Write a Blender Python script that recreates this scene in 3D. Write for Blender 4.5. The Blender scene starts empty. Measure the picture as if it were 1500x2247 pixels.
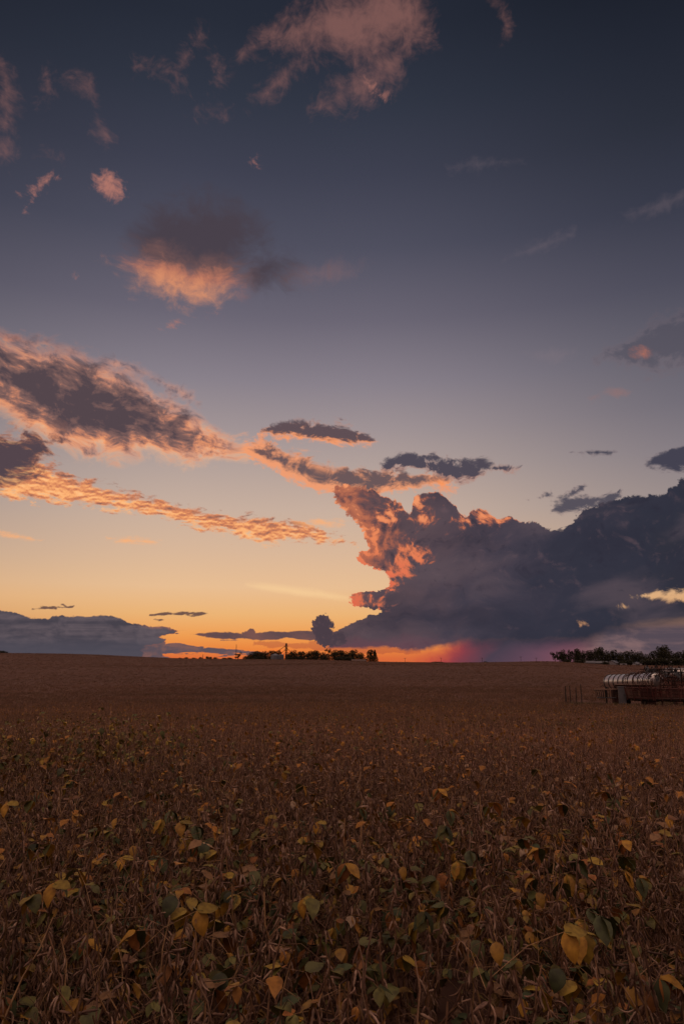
import bpy, bmesh, math, random
import numpy as np
from mathutils import Vector, Matrix, noise as mnoise

# ------------------------------------------------------------------ camera
F_PX, CX, CY = 1498.0, 750.0, 1123.5          # photo focal length and centre, pixels of the 1500x2247 photo
PITCH = math.atan(326.5 / F_PX)               # looks up about 12 degrees
EYE = 1.6
scene = bpy.context.scene
COL = scene.collection
cam_d = bpy.data.cameras.new("camera")
cam = bpy.data.objects.new("camera", cam_d)
COL.objects.link(cam)
cam.location = (0, 0, EYE)
cam.rotation_euler = (math.pi / 2 + PITCH, 0, 0)
cam_d.sensor_fit = 'VERTICAL'
cam_d.sensor_height = 36.0
cam_d.lens = 36.0 * F_PX / 2247.0
cam_d.clip_start = 0.05
cam_d.clip_end = 40000
scene.camera = cam
scene.view_settings.view_transform = 'Standard'
scene.view_settings.look = 'None'
scene.view_settings.exposure = 0.0
scene.view_settings.gamma = 1.0
scene.cycles.use_denoising = True
scene.cycles.max_bounces = 5
scene.cycles.diffuse_bounces = 3
scene.cycles.glossy_bounces = 2
scene.cycles.transparent_max_bounces = 6
scene.cycles.use_adaptive_sampling = True
scene.cycles.adaptive_threshold = 0.012


def azel(x, y):
    """photo pixel -> (azimuth, elevation) in degrees, azimuth 0 = north (+Y)"""
    v = -(y - CY)
    Y = F_PX * math.cos(PITCH) - v * math.sin(PITCH)
    Z = F_PX * math.sin(PITCH) + v * math.cos(PITCH)
    X = x - CX
    return math.degrees(math.atan2(X, Y)), math.degrees(math.atan2(Z, math.hypot(X, Y)))


def lin(r, g, b):
    f = lambda c: ((c / 255) / 12.92 if c / 255 <= 0.04045 else (((c / 255) + 0.055) / 1.055) ** 2.4)
    return (f(r), f(g), f(b), 1.0)


# ------------------------------------------------------------------ sun (sitting on the horizon)
SUN_AZ = azel(607, 1440)[0]
SUN_EL = 0.8
sun_d = bpy.data.lights.new("sun", 'SUN')
sun_d.energy = 0.35
sun_d.angle = math.radians(0.5)
sun_d.color = (1.0, 0.45, 0.18)
sun = bpy.data.objects.new("sun", sun_d)
COL.objects.link(sun)
_a, _e = math.radians(SUN_AZ), math.radians(SUN_EL)
_dir = Vector((math.sin(_a) * math.cos(_e), math.cos(_a) * math.cos(_e), math.sin(_e)))
sun.rotation_euler = _dir.to_track_quat('Z', 'Y').to_euler()

# ------------------------------------------------------------------ world: dusk sky with clouds, all by direction
world = bpy.data.worlds.new("World")
world.use_nodes = True
NT = world.node_tree
NT.nodes.clear()
LK = NT.links


class S:
    """a node output with arithmetic; knows the node tree it lives in"""
    def __init__(s, sock, color=False): s.k = sock; s.t = NT; s.c = color
    def __add__(s, o): return mt('ADD', s, o)
    __radd__ = __add__
    def __sub__(s, o): return mt('SUBTRACT', s, o)
    def __rsub__(s, o): return mt('SUBTRACT', o, s)
    def __mul__(s, o): return mt('MULTIPLY', s, o)
    __rmul__ = __mul__
    def __truediv__(s, o): return mt('DIVIDE', s, o)
    def __neg__(s): return mt('MULTIPLY', s, -1.0)


STACK = []


def begin(name):
    """start a node group: one cloud or one part of the sky"""
    global NT, LK
    STACK.append((NT, {}))
    NT = bpy.data.node_groups.new(name, 'ShaderNodeTree'); LK = NT.links
    NT.nodes.new('NodeGroupInput')


def end(*res):
    """close the group and use it in the tree above; returns its outputs there"""
    global NT, LK
    g = NT
    go = g.nodes.new('NodeGroupOutput')
    for i, r in enumerate(res):
        g.interface.new_socket('out%d' % i, in_out='OUTPUT', socket_type='NodeSocketColor' if r.c else 'NodeSocketFloat')
        LK.new(r.k, go.inputs[i])
    NT, used = STACK.pop(); LK = NT.links
    n = NT.nodes.new('ShaderNodeGroup'); n.node_tree = g
    for v, i in used.values(): put(n.inputs[i], v)
    out = [S(n.outputs[i], r.c) for i, r in enumerate(res)]
    return out[0] if len(out) == 1 else out


def put(inp, v):
    if isinstance(v, S):
        if v.t is not NT:                     # bring it in through the group's inputs
            used = STACK[-1][1]
            if v.k not in used:
                NT.interface.new_socket('in%d' % len(used), in_out='INPUT', socket_type='NodeSocketColor' if v.c else 'NodeSocketFloat')
                used[v.k] = (v, len(used))
            gi = next(x for x in NT.nodes if x.bl_idname == 'NodeGroupInput')
            LK.new(gi.outputs[used[v.k][1]], inp)
        else: LK.new(v.k, inp)
    else: inp.default_value = v


def mt(op, *a):
    n = NT.nodes.new('ShaderNodeMath'); n.operation = op
    for i, v in enumerate(a): put(n.inputs[i], v)
    return S(n.outputs[0])


def mn(a, b): return mt('MINIMUM', a, b)
def mx(a, b): return mt('MAXIMUM', a, b)
def ab(a): return mt('ABSOLUTE', a)


def sstep(lo, hi, v):
    n = NT.nodes.new('ShaderNodeMapRange'); n.interpolation_type = 'SMOOTHSTEP'
    put(n.inputs[0], v); n.inputs[1].default_value = lo; n.inputs[2].default_value = hi
    return S(n.outputs[0])


def lstep(lo, hi, v, a=0.0, b=1.0):
    n = NT.nodes.new('ShaderNodeMapRange'); n.clamp = True
    put(n.inputs[0], v); n.inputs[1].default_value = lo; n.inputs[2].default_value = hi
    n.inputs[3].default_value = a; n.inputs[4].default_value = b
    return S(n.outputs[0])


def comb(x, y, z=0.0):
    n = NT.nodes.new('ShaderNodeCombineXYZ')
    for i, v in enumerate((x, y, z)): put(n.inputs[i], v)
    return S(n.outputs[0])


def noise(x, y, scale=1.0, detail=5.0, rough=0.5, lac=2.0, dist=0.0, off=0.0):
    n = NT.nodes.new('ShaderNodeTexNoise'); n.noise_dimensions = '2D'
    put(n.inputs['Vector'], comb(x + off if off else x, y))
    n.inputs['Scale'].default_value = scale; n.inputs['Detail'].default_value = detail
    n.inputs['Roughness'].default_value = rough; n.inputs['Lacunarity'].default_value = lac
    n.inputs['Distortion'].default_value = dist
    return S(n.outputs['Fac'])


def curve(v, pts):
    """piecewise smooth function of v; pts = [(in, out), ...] in any units"""
    pts = sorted(pts)
    x0, x1 = pts[0][0], pts[-1][0]
    ys = [p[1] for p in pts]; y0, y1 = min(ys) - 1e-3, max(ys) + 1e-3
    n = NT.nodes.new('ShaderNodeFloatCurve')
    c = n.mapping.curves[0]
    q = [((p[0] - x0) / (x1 - x0), (p[1] - y0) / (y1 - y0)) for p in pts]
    c.points[0].location = q[0]; c.points[1].location = q[-1]
    for p in q[1:-1]: c.points.new(*p)
    for p in c.points: p.handle_type = 'AUTO_CLAMPED'
    n.mapping.update()
    put(n.inputs['Value'], lstep(x0, x1, v))
    return mt('MULTIPLY_ADD', S(n.outputs[0]), y1 - y0, y0)


def mixc(f, a, b):
    n = NT.nodes.new('ShaderNodeMix'); n.data_type = 'RGBA'
    put(n.inputs[0], f)
    put(n.inputs[6], a); put(n.inputs[7], b)
    return S(n.outputs[2], True)


def ramp(v, stops, smooth=False):
    n = NT.nodes.new('ShaderNodeValToRGB')
    e = n.color_ramp.elements
    n.color_ramp.interpolation = 'B_SPLINE' if smooth else 'LINEAR'
    for i, (p, c) in enumerate(stops):
        x = e[i] if i < 2 else e.new(p)
        x.position = p; x.color = c
    put(n.inputs[0], v)
    return S(n.outputs[0], True)


tc = NT.nodes.new('ShaderNodeTexCoord')
sp = NT.nodes.new('ShaderNodeSeparateXYZ'); LK.new(tc.outputs['Generated'], sp.inputs[0])
dx, dy, dz = (S(o) for o in sp.outputs)
DEG = 57.29578
AZ = mt('ARCTAN2', dx, dy) * DEG
EL = mx(mt('ARCSINE', dz) * DEG, -0.6)          # below the horizon the sky keeps its lowest colour

# --- clear dusk sky: colour by elevation on the sunset side and away from it
def el(y): return azel(600, y)[1]
def er(y): return lambda c: ((el(y) + 2) / 92.0, lin(*c))
bright = [(1446, (218, 106, 58)), (1425, (232, 132, 62)), (1395, (236, 156, 82)), (1350, (233, 178, 116)), (1290, (229, 188, 146)), (1210, (214, 181, 153)),
          (1120, (198, 174, 158)), (1030, (179, 161, 154)), (940, (159, 146, 148)), (840, (136, 128, 138)), (700, (106, 101, 115)),
          (540, (79, 79, 95)), (380, (62, 64, 80)), (220, (48, 53, 67)), (60, (38, 43, 56)), (-400, (24, 29, 42))]
away = [(1446, (150, 90, 80)), (1420, (166, 118, 98)), (1380, (190, 138, 104)), (1320, (216, 168, 122)), (1240, (184, 156, 136)), (1130, (148, 136, 136)),
        (1030, (126, 119, 127)), (940, (108, 104, 115)), (840, (94, 92, 104)), (700, (73, 73, 88)), (540, (52, 55, 70)),
        (380, (40, 44, 56)), (220, (32, 36, 48)), (60, (23, 27, 38)), (-400, (14, 18, 28))]
elf = lstep(-2, 90, EL)
skyA = ramp(elf, [er(y)(c) for y, c in bright])
skyB = ramp(elf, [er(y)(c) for y, c in away])
AZW = ab(AZ - azel(600, 1300)[0])
sky = mixc(sstep(6.0, 40.0, AZW), skyA, skyB)
# overhead and behind the camera: bright pink glow added to light the crop
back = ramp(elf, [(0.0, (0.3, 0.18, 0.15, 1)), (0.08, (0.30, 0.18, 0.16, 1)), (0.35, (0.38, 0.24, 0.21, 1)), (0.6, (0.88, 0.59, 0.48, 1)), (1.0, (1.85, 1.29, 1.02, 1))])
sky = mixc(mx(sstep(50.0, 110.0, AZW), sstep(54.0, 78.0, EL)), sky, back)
# a physical twilight sky under it
nish = NT.nodes.new('ShaderNodeTexSky'); nish.sky_type = 'NISHITA'
nish.sun_disc = False
nish.sun_elevation = math.radians(SUN_EL); nish.sun_rotation = math.radians(SUN_AZ)
nish.air_density = 1.2; nish.dust_density = 3.0
nm = NT.nodes.new('ShaderNodeMix'); nm.data_type = 'RGBA'; nm.blend_type = 'ADD'
nm.inputs[0].default_value = 0.003
LK.new(sky.k, nm.inputs[6]); LK.new(nish.outputs[0], nm.inputs[7])
sky = S(nm.outputs[2], True)

# --- shared cloud noise.  W: warped coordinates
w1 = noise(AZ, EL, 0.22, 2.0, 0.5) - 0.5
w2 = noise(AZ, EL, 0.22, 2.0, 0.5, off=31.7) - 0.5
WX = AZ + w1 * 3.0
WY = EL + w2 * 2.2


def billow(x, y, off=0.0):
    a = ab(noise(x, y, 0.33, 2.0, 0.55, off=off) - 0.5) * 2.4
    b = ab(noise(x, y, 1.0, 1.5, 0.55, off=off + 9.1) - 0.5) * 1.15
    c = ab(noise(x, y, 2.9, 2.0, 0.6, off=off + 4.7) - 0.5) * 0.6
    return a + b + c


BL = billow(WX, WY)                            # 0 .. ~1.2, rounded lumps with sharp creases
BL2 = billow(WX - 0.42, WY - 0.22)             # the same field one step towards the sun
RELIEF = BL - BL2                              # lit flanks of the lumps
FB = noise(WX * 0.62, WY, 0.5, 7.0, 0.62, off=3.3) * 1.7 - 0.85           # soft fractal
FB2 = noise(WX * 0.62 - 0.2, WY - 0.3, 0.5, 7.0, 0.62, off=3.3) * 1.7 - 0.85
FREL = FB - FB2
FF = noise(WX * 0.6, WY, 2.1, 6.0, 0.62, off=17.1) - 0.5            # finer, for ragged edges
_sl = math.radians(12)
SX = AZ * math.cos(_sl) - EL * math.sin(-_sl)
SY = EL * math.cos(_sl) + AZ * math.sin(_sl)
STK = noise(SX * 0.3 + w1 * 1.2, SY, 0.9, 6.0, 0.6, off=7.7) - 0.5     # streaks that fall to the right

MK = noise(AZ * 0.36, EL + w1 * 0.5, 2.1, 4.0, 0.6, off=2.2) - 0.5
CR = (BL - 0.42)
CR2 = ab(noise(WX, WY, 1.5, 3.0, 0.6, off=21.3) - 0.5) * 3.4 - 0.45      # small cauliflower lumps for crisp edges
MK2 = noise(AZ * 0.36, EL + w1 * 0.5 - 0.16, 2.1, 4.0, 0.6, off=2.2) - 0.5
MREL = MK - MK2
FM = noise(WX * 0.55, WY + WX * 0.18, 1.05, 5.0, 0.6, off=41.0) - 0.5      # middle-sized mottling


def band(pts, up=1.0):
    """band of cloud along a line. pts = [(x, y, half)], photo pixels -> (signed distance inside in degrees, -1..1 position from its lower to its upper edge)"""
    P = [azel(x, y) for x, y, h in pts]
    a = math.atan2(P[-1][1] - P[0][1], P[-1][0] - P[0][0])
    ca, sa = math.cos(a), math.sin(a)
    s = (AZ - P[0][0]) * ca + (EL - P[0][1]) * sa
    t = (EL - P[0][1]) * ca - (AZ - P[0][0]) * sa
    ss = [((p[0] - P[0][0]) * ca + (p[1] - P[0][1]) * sa, (p[1] - P[0][1]) * ca - (p[0] - P[0][0]) * sa, h * 0.0355) for p, (_, _, h) in zip(P, pts)]
    cen = curve(s, [(q[0], q[1]) for q in ss]) if max(abs(q[1]) for q in ss) > 0.08 else 0.0
    hw = curve(s, [(q[0], q[2]) for q in ss])
    t = t - cen if cen else t
    L = ss[-1][0]
    out = mx(-s, s - L)
    d = mn(hw - ab(t), -out + pts[0][2] * 0.01 + 0.05) if True else None
    return d, t / mx(hw, 0.08)


def blob(x, y, rx, ry, ang=0.0):
    cx, cy = azel(x, y)
    a = math.radians(-ang)
    u, v = AZ - cx, EL - cy
    k = 0.0355
    if ang:
        uu = u * math.cos(a) + v * math.sin(a)
        vv = v * math.cos(a) - u * math.sin(a)
    else: uu, vv = u, v
    r = mt('POWER', (uu * uu) * (1 / (rx * k) ** 2) + (vv * vv) * (1 / (ry * k) ** 2), 0.5)
    return (1.0 - r) * (min(rx, ry) * k), vv * (1 / (ry * k))


def union(*ds):
    d = ds[0]
    for e in ds[1:]: d = mx(d, e)
    return d


def paint(under, alpha, col):
    return mixc(alpha, under, col)


begin('wisps')
# --- high thin wisps, still pink
hi = union(band([(525, 120, 6), (600, 85, 34), (700, 60, 56), (800, 50, 80), (945, 20, 56)])[0],
           band([(925, -10, 22), (895, 90, 34), (850, 150, 44), (760, 205, 40), (680, 240, 8)])[0],
           band([(700, 90, 18), (640, 150, 22), (600, 190, 20), (552, 218, 10)])[0],
           band([(300, 155, 8), (350, 150, 18), (410, 178, 14)])[0],
           band([(380, 170, 22), (412, 120, 18), (438, 78, 8)])[0],
           blob(485, 155, 32, 22, 20)[0], blob(458, 240, 34, 20)[0],
           band([(-10, 120, 16), (15, 200, 22), (8, 300, 34), (0, 360, 20)])[0],
           band([(96, 150, 8), (105, 190, 14), (96, 222, 8)])[0],
           band([(120, 170, 10), (190, 195, 22), (215, 260, 16), (238, 305, 10)])[0],
           blob(124, 335, 22, 12)[0],
           band([(1060, -20, 30), (1110, 50, 44), (1090, 130, 30)])[0] - 1.1)
hd = hi + FB * 2.0 + FF * 2.2 + STK * 0.9 - 0.05
ha = sstep(-0.4, 2.9, hd)
sky = paint(sky, ha * 0.5, mixc(sstep(20.0, 34.0, EL), lin(190, 126, 108), lin(164, 112, 102)))
sky = end(sky)
begin('puffs')
# brighter puffs
pf = union(blob(236, 404, 46, 32)[0], band([(44, 428, 5), (80, 412, 11), (118, 384, 4)])[0], band([(86, 408, 8), (66, 440, 7), (54, 466, 3)])[0],
           blob(378, 713, 20, 9, -18)[0], blob(466, 689, 22, 7)[0], blob(16, 745, 34, 14, -22)[0], blob(556, 356, 14, 8)[0], blob(168, 607, 12, 7)[0],
           blob(830, 205, 60, 26, 28)[0] - 0.4)
pd = pf + FB * 0.9 + FF * 1.8 + STK * 0.9 - 0.1
sky = paint(sky, sstep(-0.15, 0.95, pd) * 0.85, mixc(sstep(10.0, 26.0, EL), lin(238, 150, 108), lin(184, 122, 108)))

sky = end(sky)
begin('streaks')
# faint grey streaks on the right
fs = union(band([(1100, 570, 6), (1180, 540, 12), (1260, 512, 8)])[0], band([(1370, 478, 8), (1440, 450, 14), (1510, 425, 10)])[0],
           band([(980, 370, 6), (1060, 360, 12), (1150, 352, 6)])[0], band([(1130, 770, 5), (1190, 780, 14), (1270, 775, 8)])[0])
sky = paint(sky, sstep(-0.2, 0.9, fs + FB * 1.2 + FF * 0.8) * 0.14, lin(150, 128, 132))

sky = end(sky)
begin('glowing_cloud')
# --- the dark cloud with the glowing belly
k = union(blob(430, 540, 185, 100, -14)[0], blob(450, 600, 150, 66, -8)[0], blob(580, 595, 130, 50, -6)[0] - 0.3) + FB * 2.2 + FF * 0.9 + STK * 0.8
ka = sstep(-0.7, 1.9, k)
e0 = azel(440, 580)[1]
kl = sstep(-0.9, 1.5, (e0 - EL) * 0.62 + FB * 1.0 + FF * 0.7 - FREL * 0.5) * sstep(azel(590, 600)[0], azel(490, 600)[0], AZ + FB * 2.0)
kc = ramp(kl, [(0.0, lin(72, 63, 72)), (0.3, lin(112, 82, 80)), (0.62, lin(188, 118, 94)), (1.0, lin(232, 152, 108))])
sky = paint(sky, ka * 0.9, kc)
sky = paint(sky, sstep(0.0, 1.6, blob(700, 600, 150, 34, -6)[0] + FB * 1.2 + FF * 0.8) * 0.14, lin(190, 130, 112))
sky = end(sky)


def bank(sky, d, t, amp, stk, soft, dark, lit, thick, tb, relk=0.0, op=1.0, coln=0.0):
    """a cloud bank: thin and sunward (lower) parts glow, thick parts are dark"""
    D = d + (FB + FF * 0.8) * amp * 0.6 + STK * stk
    a = sstep(-soft * 0.35, soft, D) * op
    q = D - thick * 0.5 + t * tb + FF * thick * 0.6 - FREL * relk - (RELIEF * coln if coln else 0.0)
    c = mixc(sstep(-thick * 0.5, thick * 0.6, q), lit, dark)
    return paint(sky, a, c)


DK1, DK2 = lin(92, 74, 78), lin(98, 80, 84)
LT1, LT2 = lin(246, 164, 106), lin(252, 176, 116)
begin('upper_bank')
# upper left bank
d, t = band([(-80, 795, 78), (0, 815, 78), (100, 862, 104), (200, 896, 108), (300, 926, 90), (400, 958, 62), (500, 986, 32), (570, 1000, 6)])
D = d + FB * 1.6 + FF * 1.0 + FM * 1.1 + STK * 1.0
q = D * 0.8 - 0.85 + t * 0.5 + FF * 0.9 + FM * 3.0 + FB * 0.8 - FREL * 1.2 + STK * 1.8 - lstep(azel(330, 900)[0], azel(560, 900)[0], AZ) * 0.7
c1 = ramp(lstep(-1.4, 1.5, q), [(0.0, lin(248, 182, 134)), (0.25, lin(240, 156, 108)), (0.45, lin(190, 126, 102)), (0.64, lin(130, 97, 92)), (1.0, lin(84, 70, 76))])
sky = paint(sky, sstep(-0.5, 1.5, D), c1)
D = band([(225, 798, 5), (300, 812, 18), (370, 846, 16), (440, 885, 8)])[0] + FB * 1.1 + FF * 1.1
sky = paint(sky, sstep(-0.2, 0.9, D) * 0.75, mixc(sstep(-0.3, 0.5, FF * 2.0 + STK), lin(206, 146, 124), lin(112, 92, 98)))
sky = end(sky)
begin('mackerel')
# lower left bank with its dark heart, then the mackerel streak
d, t = band([(-80, 1000, 60), (0, 1020, 62), (50, 1040, 56), (110, 1062, 42), (200, 1085, 28), (300, 1103, 24), (400, 1130, 22), (500, 1150, 25), (600, 1165, 28), (690, 1175, 20), (765, 1190, 4)])
D = d + FB * 0.8 + MK * 2.4 + FM * 0.8 + STK * 0.4
q = blob(4, 1006, 140, 70, -28)[0] * 0.8 + FB * 1.1 + FF * 1.4 + FM * 2.6 + STK * 1.2 - 0.25
m = MREL * 2.2 + FM * 1.0 + t * 0.22 + FF * 0.5
c1 = ramp(lstep(-0.75, 0.75, m), [(0.0, lin(255, 196, 138)), (0.35, lin(252, 176, 114)), (0.6, lin(214, 132, 92)), (1.0, lin(140, 98, 88))])
c1 = mixc(sstep(-0.4, 1.1, q), c1, lin(84, 69, 76))
sky = paint(sky, mx(sstep(-0.12, 0.55, D), sstep(-0.2, 0.7, q)), c1)
sm = union(band([(-10, 1165, 5), (40, 1178, 7), (90, 1188, 3)])[0], band([(235, 1182, 4), (290, 1186, 8), (352, 1190, 4)])[0], blob(700, 1148, 60, 12)[0])
sky = paint(sky, sstep(-0.1, 0.5, sm + MK * 1.1 - 0.02) * 0.8, LT2)
# pale streak low over the horizon
sky = paint(sky, sstep(-0.1, 0.7, band([(540, 1283, 5), (640, 1296, 12), (760, 1312, 4)])[0] + STK * 0.8 + 0.1) * 0.55, lin(252, 212, 156))

sky = end(sky)
begin('stream')
# small lens cloud and the stream running into the storm
sky = paint(sky, sstep(-0.1, 1.0, blob(545, 985, 70, 34, 25)[0] * 0.8 + FB * 1.0 + FF * 2.2 + FM * 1.6 - 0.3) * 0.85, lin(240, 164, 120))
d, t = band([(568, 948, 5), (610, 944, 17), (670, 946, 24), (740, 954, 27), (790, 962, 20), (830, 968, 5)])
sky = bank(sky, d + FM * 0.9, t - FM * 2.0, 1.9, 1.0, 0.42, lin(96, 79, 84), lin(246, 156, 106), 0.5, 0.34, 0.5)
sky = paint(sky, sstep(-0.05, 0.5, band([(640, 984, 3), (700, 990, 5), (750, 986, 3)])[0] + FB * 0.9) * 0.8, lin(240, 160, 112))
d, t = band([(540, 980, 14), (600, 1004, 32), (660, 1030, 34), (740, 1052, 36), (820, 1058, 32), (900, 1054, 26), (985, 1052, 12)])
sky = bank(sky, d + FM * 1.1, t + FM * 2.2 + lstep(azel(600, 1)[0], azel(900, 1)[0], AZ, -0.95, 0.5), 2.0, 0.7, 0.42, lin(100, 79, 82), lin(241, 156, 110), 1.0, 0.45, 1.3, op=0.94)
d, t = band([(835, 1030, 8), (890, 1016, 17), (960, 1020, 25), (1040, 1030, 19), (1090, 1028, 10), (1140, 1026, 3)])
sky = bank(sky, d + FM * 1.2, t, 2.2, 1.2, 0.5, lin(80, 73, 84), lin(176, 134, 122), 0.4, 0.16, 0.3)
sky = paint(sky, sstep(0.0, 0.8, blob(968, 1066, 44, 16, 22)[0] + FB * 1.0 + FF * 1.0 + 0.05) * 0.85, lin(250, 150, 92))

sky = end(sky)
begin('scraps')
# right-hand scraps
d, t = band([(1300, 790, 10), (1380, 770, 34), (1450, 760, 56), (1540, 740, 60)])
sky = bank(sky, d, t, 3.6, 2.0, 1.4, lin(78, 74, 86), lin(120, 100, 104), 1.0, 0.1, 0.3, op=0.55)
sky = paint(sky, sstep(0.0, 0.8, blob(1412, 776, 34, 14, 15)[0] + FB * 1.2 - 0.05) * 0.7, lin(208, 122, 92))
sky = paint(sky, sstep(0.0, 0.9, blob(1340, 868, 90, 22, 5)[0] + FB * 2.0 + STK * 0.9 - 0.4) * 0.5, lin(150, 112, 108))
d, t = union(band([(1420, 1018, 6), (1470, 1008, 24), (1540, 1000, 34)])[0], band([(1245, 992, 3), (1300, 991, 7), (1352, 993, 3)])[0] - 0.05), 0.5 + FB * 0.0
sky = bank(sky, d, t, 1.3, 0.8, 0.35, lin(68, 66, 80), lin(130, 112, 116), 0.3, 0.2)
d = union(band([(1208, 1120, 8), (1250, 1108, 18), (1330, 1092, 12), (1352, 1086, 4)])[0], band([(1225, 1105, 6), (1265, 1075, 7), (1280, 1066, 3)])[0], band([(1150, 1100, 2), (1175, 1094, 4), (1205, 1086, 2)])[0] - 0.1)
sky = bank(sky, d, t, 1.5, 0.9, 0.36, lin(78, 74, 86), lin(150, 126, 124), 0.3, 0.2, op=0.95)

sky = end(sky)
# --- the storm
begin('storm')
left = [(1062, 742), (1075, 728), (1100, 734), (1125, 752), (1150, 778), (1168, 796), (1190, 800), (1206, 806), (1212, 782), (1222, 780), (1236, 792), (1246, 812), (1256, 838),
        (1270, 846), (1286, 852), (1294, 846), (1300, 786), (1310, 766), (1322, 770), (1334, 786), (1344, 830), (1352, 806), (1358, 795), (1366, 776), (1376, 752), (1386, 735), (1400, 726), (1424, 716)]
top = [(700, 1056), (740, 1060), (800, 1070), (850, 1086), (880, 1100), (898, 1124), (906, 1090), (918, 1084), (945, 1078), (965, 1080), (985, 1094), (1000, 1108), (1022, 1130), (1034, 1112), (1050, 1111),
       (1075, 1124), (1100, 1134), (1118, 1130), (1140, 1142), (1180, 1148), (1215, 1158), (1250, 1144), (1275, 1122), (1310, 1104), (1360, 1092), (1400, 1082), (1440, 1084), (1470, 1068), (1500, 1048), (1560, 1030)]
bot = [(700, 1424), (850, 1422), (900, 1428), (1000, 1420), (1100, 1422), (1200, 1421), (1270, 1417), (1330, 1398), (1400, 1386), (1480, 1378), (1560, 1372)]
Lc = curve(EL + CR2 * 0.22 + FF * 0.7, [(azel(800, y)[1], azel(x, y)[0]) for y, x in left])
Tc = curve(AZ, [azel(x, y) for x, y in top])
Bc = curve(AZ, [azel(x, y) for x, y in bot])
dl = AZ - Lc
dt = Tc - EL
db = EL - Bc
st = mn(mn(dl + CR * 0.5 + CR2 * 0.42, dt + CR * 0.55 + CR2 * 0.3), (db + FB * 0.4 + FF * 0.3) * lstep(azel(850, 1)[0], azel(960, 1)[0], AZ, 0.8, 0.16))
# gap with evening sky on the right, and two small holes
gap = union(band([(1385, 1310, 2), (1430, 1307, 7), (1470, 1310, 12), (1560, 1308, 22)])[0] - 0.05, blob(1366, 1331, 16, 9, 20)[0] - 0.1, blob(1278, 1370, 20, 8, 15)[0] - 0.15)
g = sstep(0.26, -0.2, gap + (BL - 0.45) * 0.5 + CR2 * 0.25 + FF * 0.5)
sa = sstep(-0.06, 0.14, st) * g
# body colour: warm grey on the sunset side, slate to the right, redder to the base
body = ramp(lstep(azel(735, 1300)[0], azel(1500, 1300)[0], AZ + FB * 7.0 - (EL - 3) * 0.5), [(0.0, lin(92, 74, 79)), (0.22, lin(84, 70, 78)), (0.42, lin(67, 61, 73)), (0.6, lin(54, 53, 66)), (0.8, lin(49, 50, 63)), (1.0, lin(49, 49, 60))])
veil = noise(SX * 0.42 + w1, EL * 1.1 - AZ * 0.16 + w2, 0.24, 5.0, 0.5, off=12.1) - 0.5
body = mixc(sstep(0.0, 0.25, veil) * 0.55, body, lin(94, 80, 87))
body = mixc(sstep(0.02, -0.22, veil) * 0.6, body, lin(46, 46, 59))
bumpy = RELIEF * 0.5 * sstep(azel(1, 1330)[1], azel(1, 1200)[1], EL) + FREL * 0.9
body = mixc(sstep(0.05, 0.6, bumpy) * 0.32, body, lin(120, 94, 98))
body = mixc(sstep(-0.05, -0.5, bumpy) * 0.6, body, lin(44, 43, 56))
base_glow = sstep(azel(1000, 1385)[1], azel(1000, 1425)[1], EL + FB * 1.2)
body = mixc(base_glow * 0.55 * sstep(14.0, 2.0, AZ), body, lin(112, 66, 78))
# sunlit flank
up_ok = sstep(azel(800, 1350)[1], azel(800, 1336)[1], EL)
lit = mx(sstep(1.7, -0.5, dl - RELIEF * 2.6 - CR2 * 0.6 + CR * 1.2 - FB * 1.2 - FM * 2.8), sstep(5.2, 0.2, dl - RELIEF * 3.4 + CR * 1.4 - FB * 1.6 - FM * 4.0) * 0.62 - lstep(azel(1, 1200)[1], azel(1, 1330)[1], EL, 0.0, 0.9)) * up_ok
patch = union(blob(880, 1238, 22, 46, 20)[0], blob(918, 1216, 20, 18)[0], blob(1070, 1132, 42, 15, -14)[0], blob(913, 1108, 12, 26)[0], blob(930, 1136, 22, 14)[0], blob(860, 1125, 70, 18, -30)[0] - 0.1, blob(822, 1180, 20, 40)[0], blob(795, 1318, 34, 17, -12)[0])
lit = mx(lit, sstep(-0.75, 0.95, patch + RELIEF * 1.8 + FM * 2.2 + FF * 1.2 - CR * 0.5) * up_ok * 0.9)
rim = sstep(0.32, 0.0, dt + CR * 0.8) * sstep(azel(1240, 1150)[0], azel(1120, 1150)[0], AZ)
lit = mx(lit, rim * 0.8)
litc = ramp(lstep(azel(1, 1340)[1], azel(1, 1060)[1], EL + RELIEF * 1.5), [(0.0, lin(220, 98, 70)), (0.35, lin(224, 106, 78)), (0.7, lin(236, 136, 90)), (1.0, lin(244, 156, 108))])
litd = ramp(lit, [(0.0, lin(96, 74, 78)), (0.35, lin(124, 82, 78)), (0.62, lin(172, 100, 78)), (1.0, lin(232, 132, 88))])
stormc = mixc(sstep(0.05, 0.55, lit), body, litd)
litc = mixc(sstep(0.12, -0.3, RELIEF * 0.6 + FM * 0.9 + FF * 0.5) * 0.75, litc, lin(176, 96, 76))
stormc = mixc(sstep(0.45, 1.1, lit), stormc, litc)

stormc, sa = end(stormc, sa)
begin('low_sky')
# behind its base: rain curtain with the last red light in it
rain = sstep(azel(930, 1440)[0] - 1.0, azel(1000, 1440)[0], AZ + (EL - 0.3) * -1.0 + FB * 2.0)
rainc = ramp(lstep(azel(860, 1440)[0], azel(1280, 1440)[0], AZ - EL * 0.9 + FB * 1.0), [(0.0, lin(214, 84, 58)), (0.2, lin(182, 64, 64)), (0.36, lin(126, 62, 72)), (0.52, lin(74, 62, 76)), (0.72, lin(98, 70, 85)), (1.0, lin(132, 80, 92))])
lowz = sstep(azel(900, 1386)[1], azel(900, 1410)[1], EL + FB * 0.4)
sky = paint(sky, lowz * rain * sstep(azel(1420, 1440)[0], azel(1250, 1440)[0], AZ), rainc)
HS = noise(AZ * 0.16 + w1, EL + w2 * 0.3, 1.3, 5.0, 0.58, off=53.0) - 0.5
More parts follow.
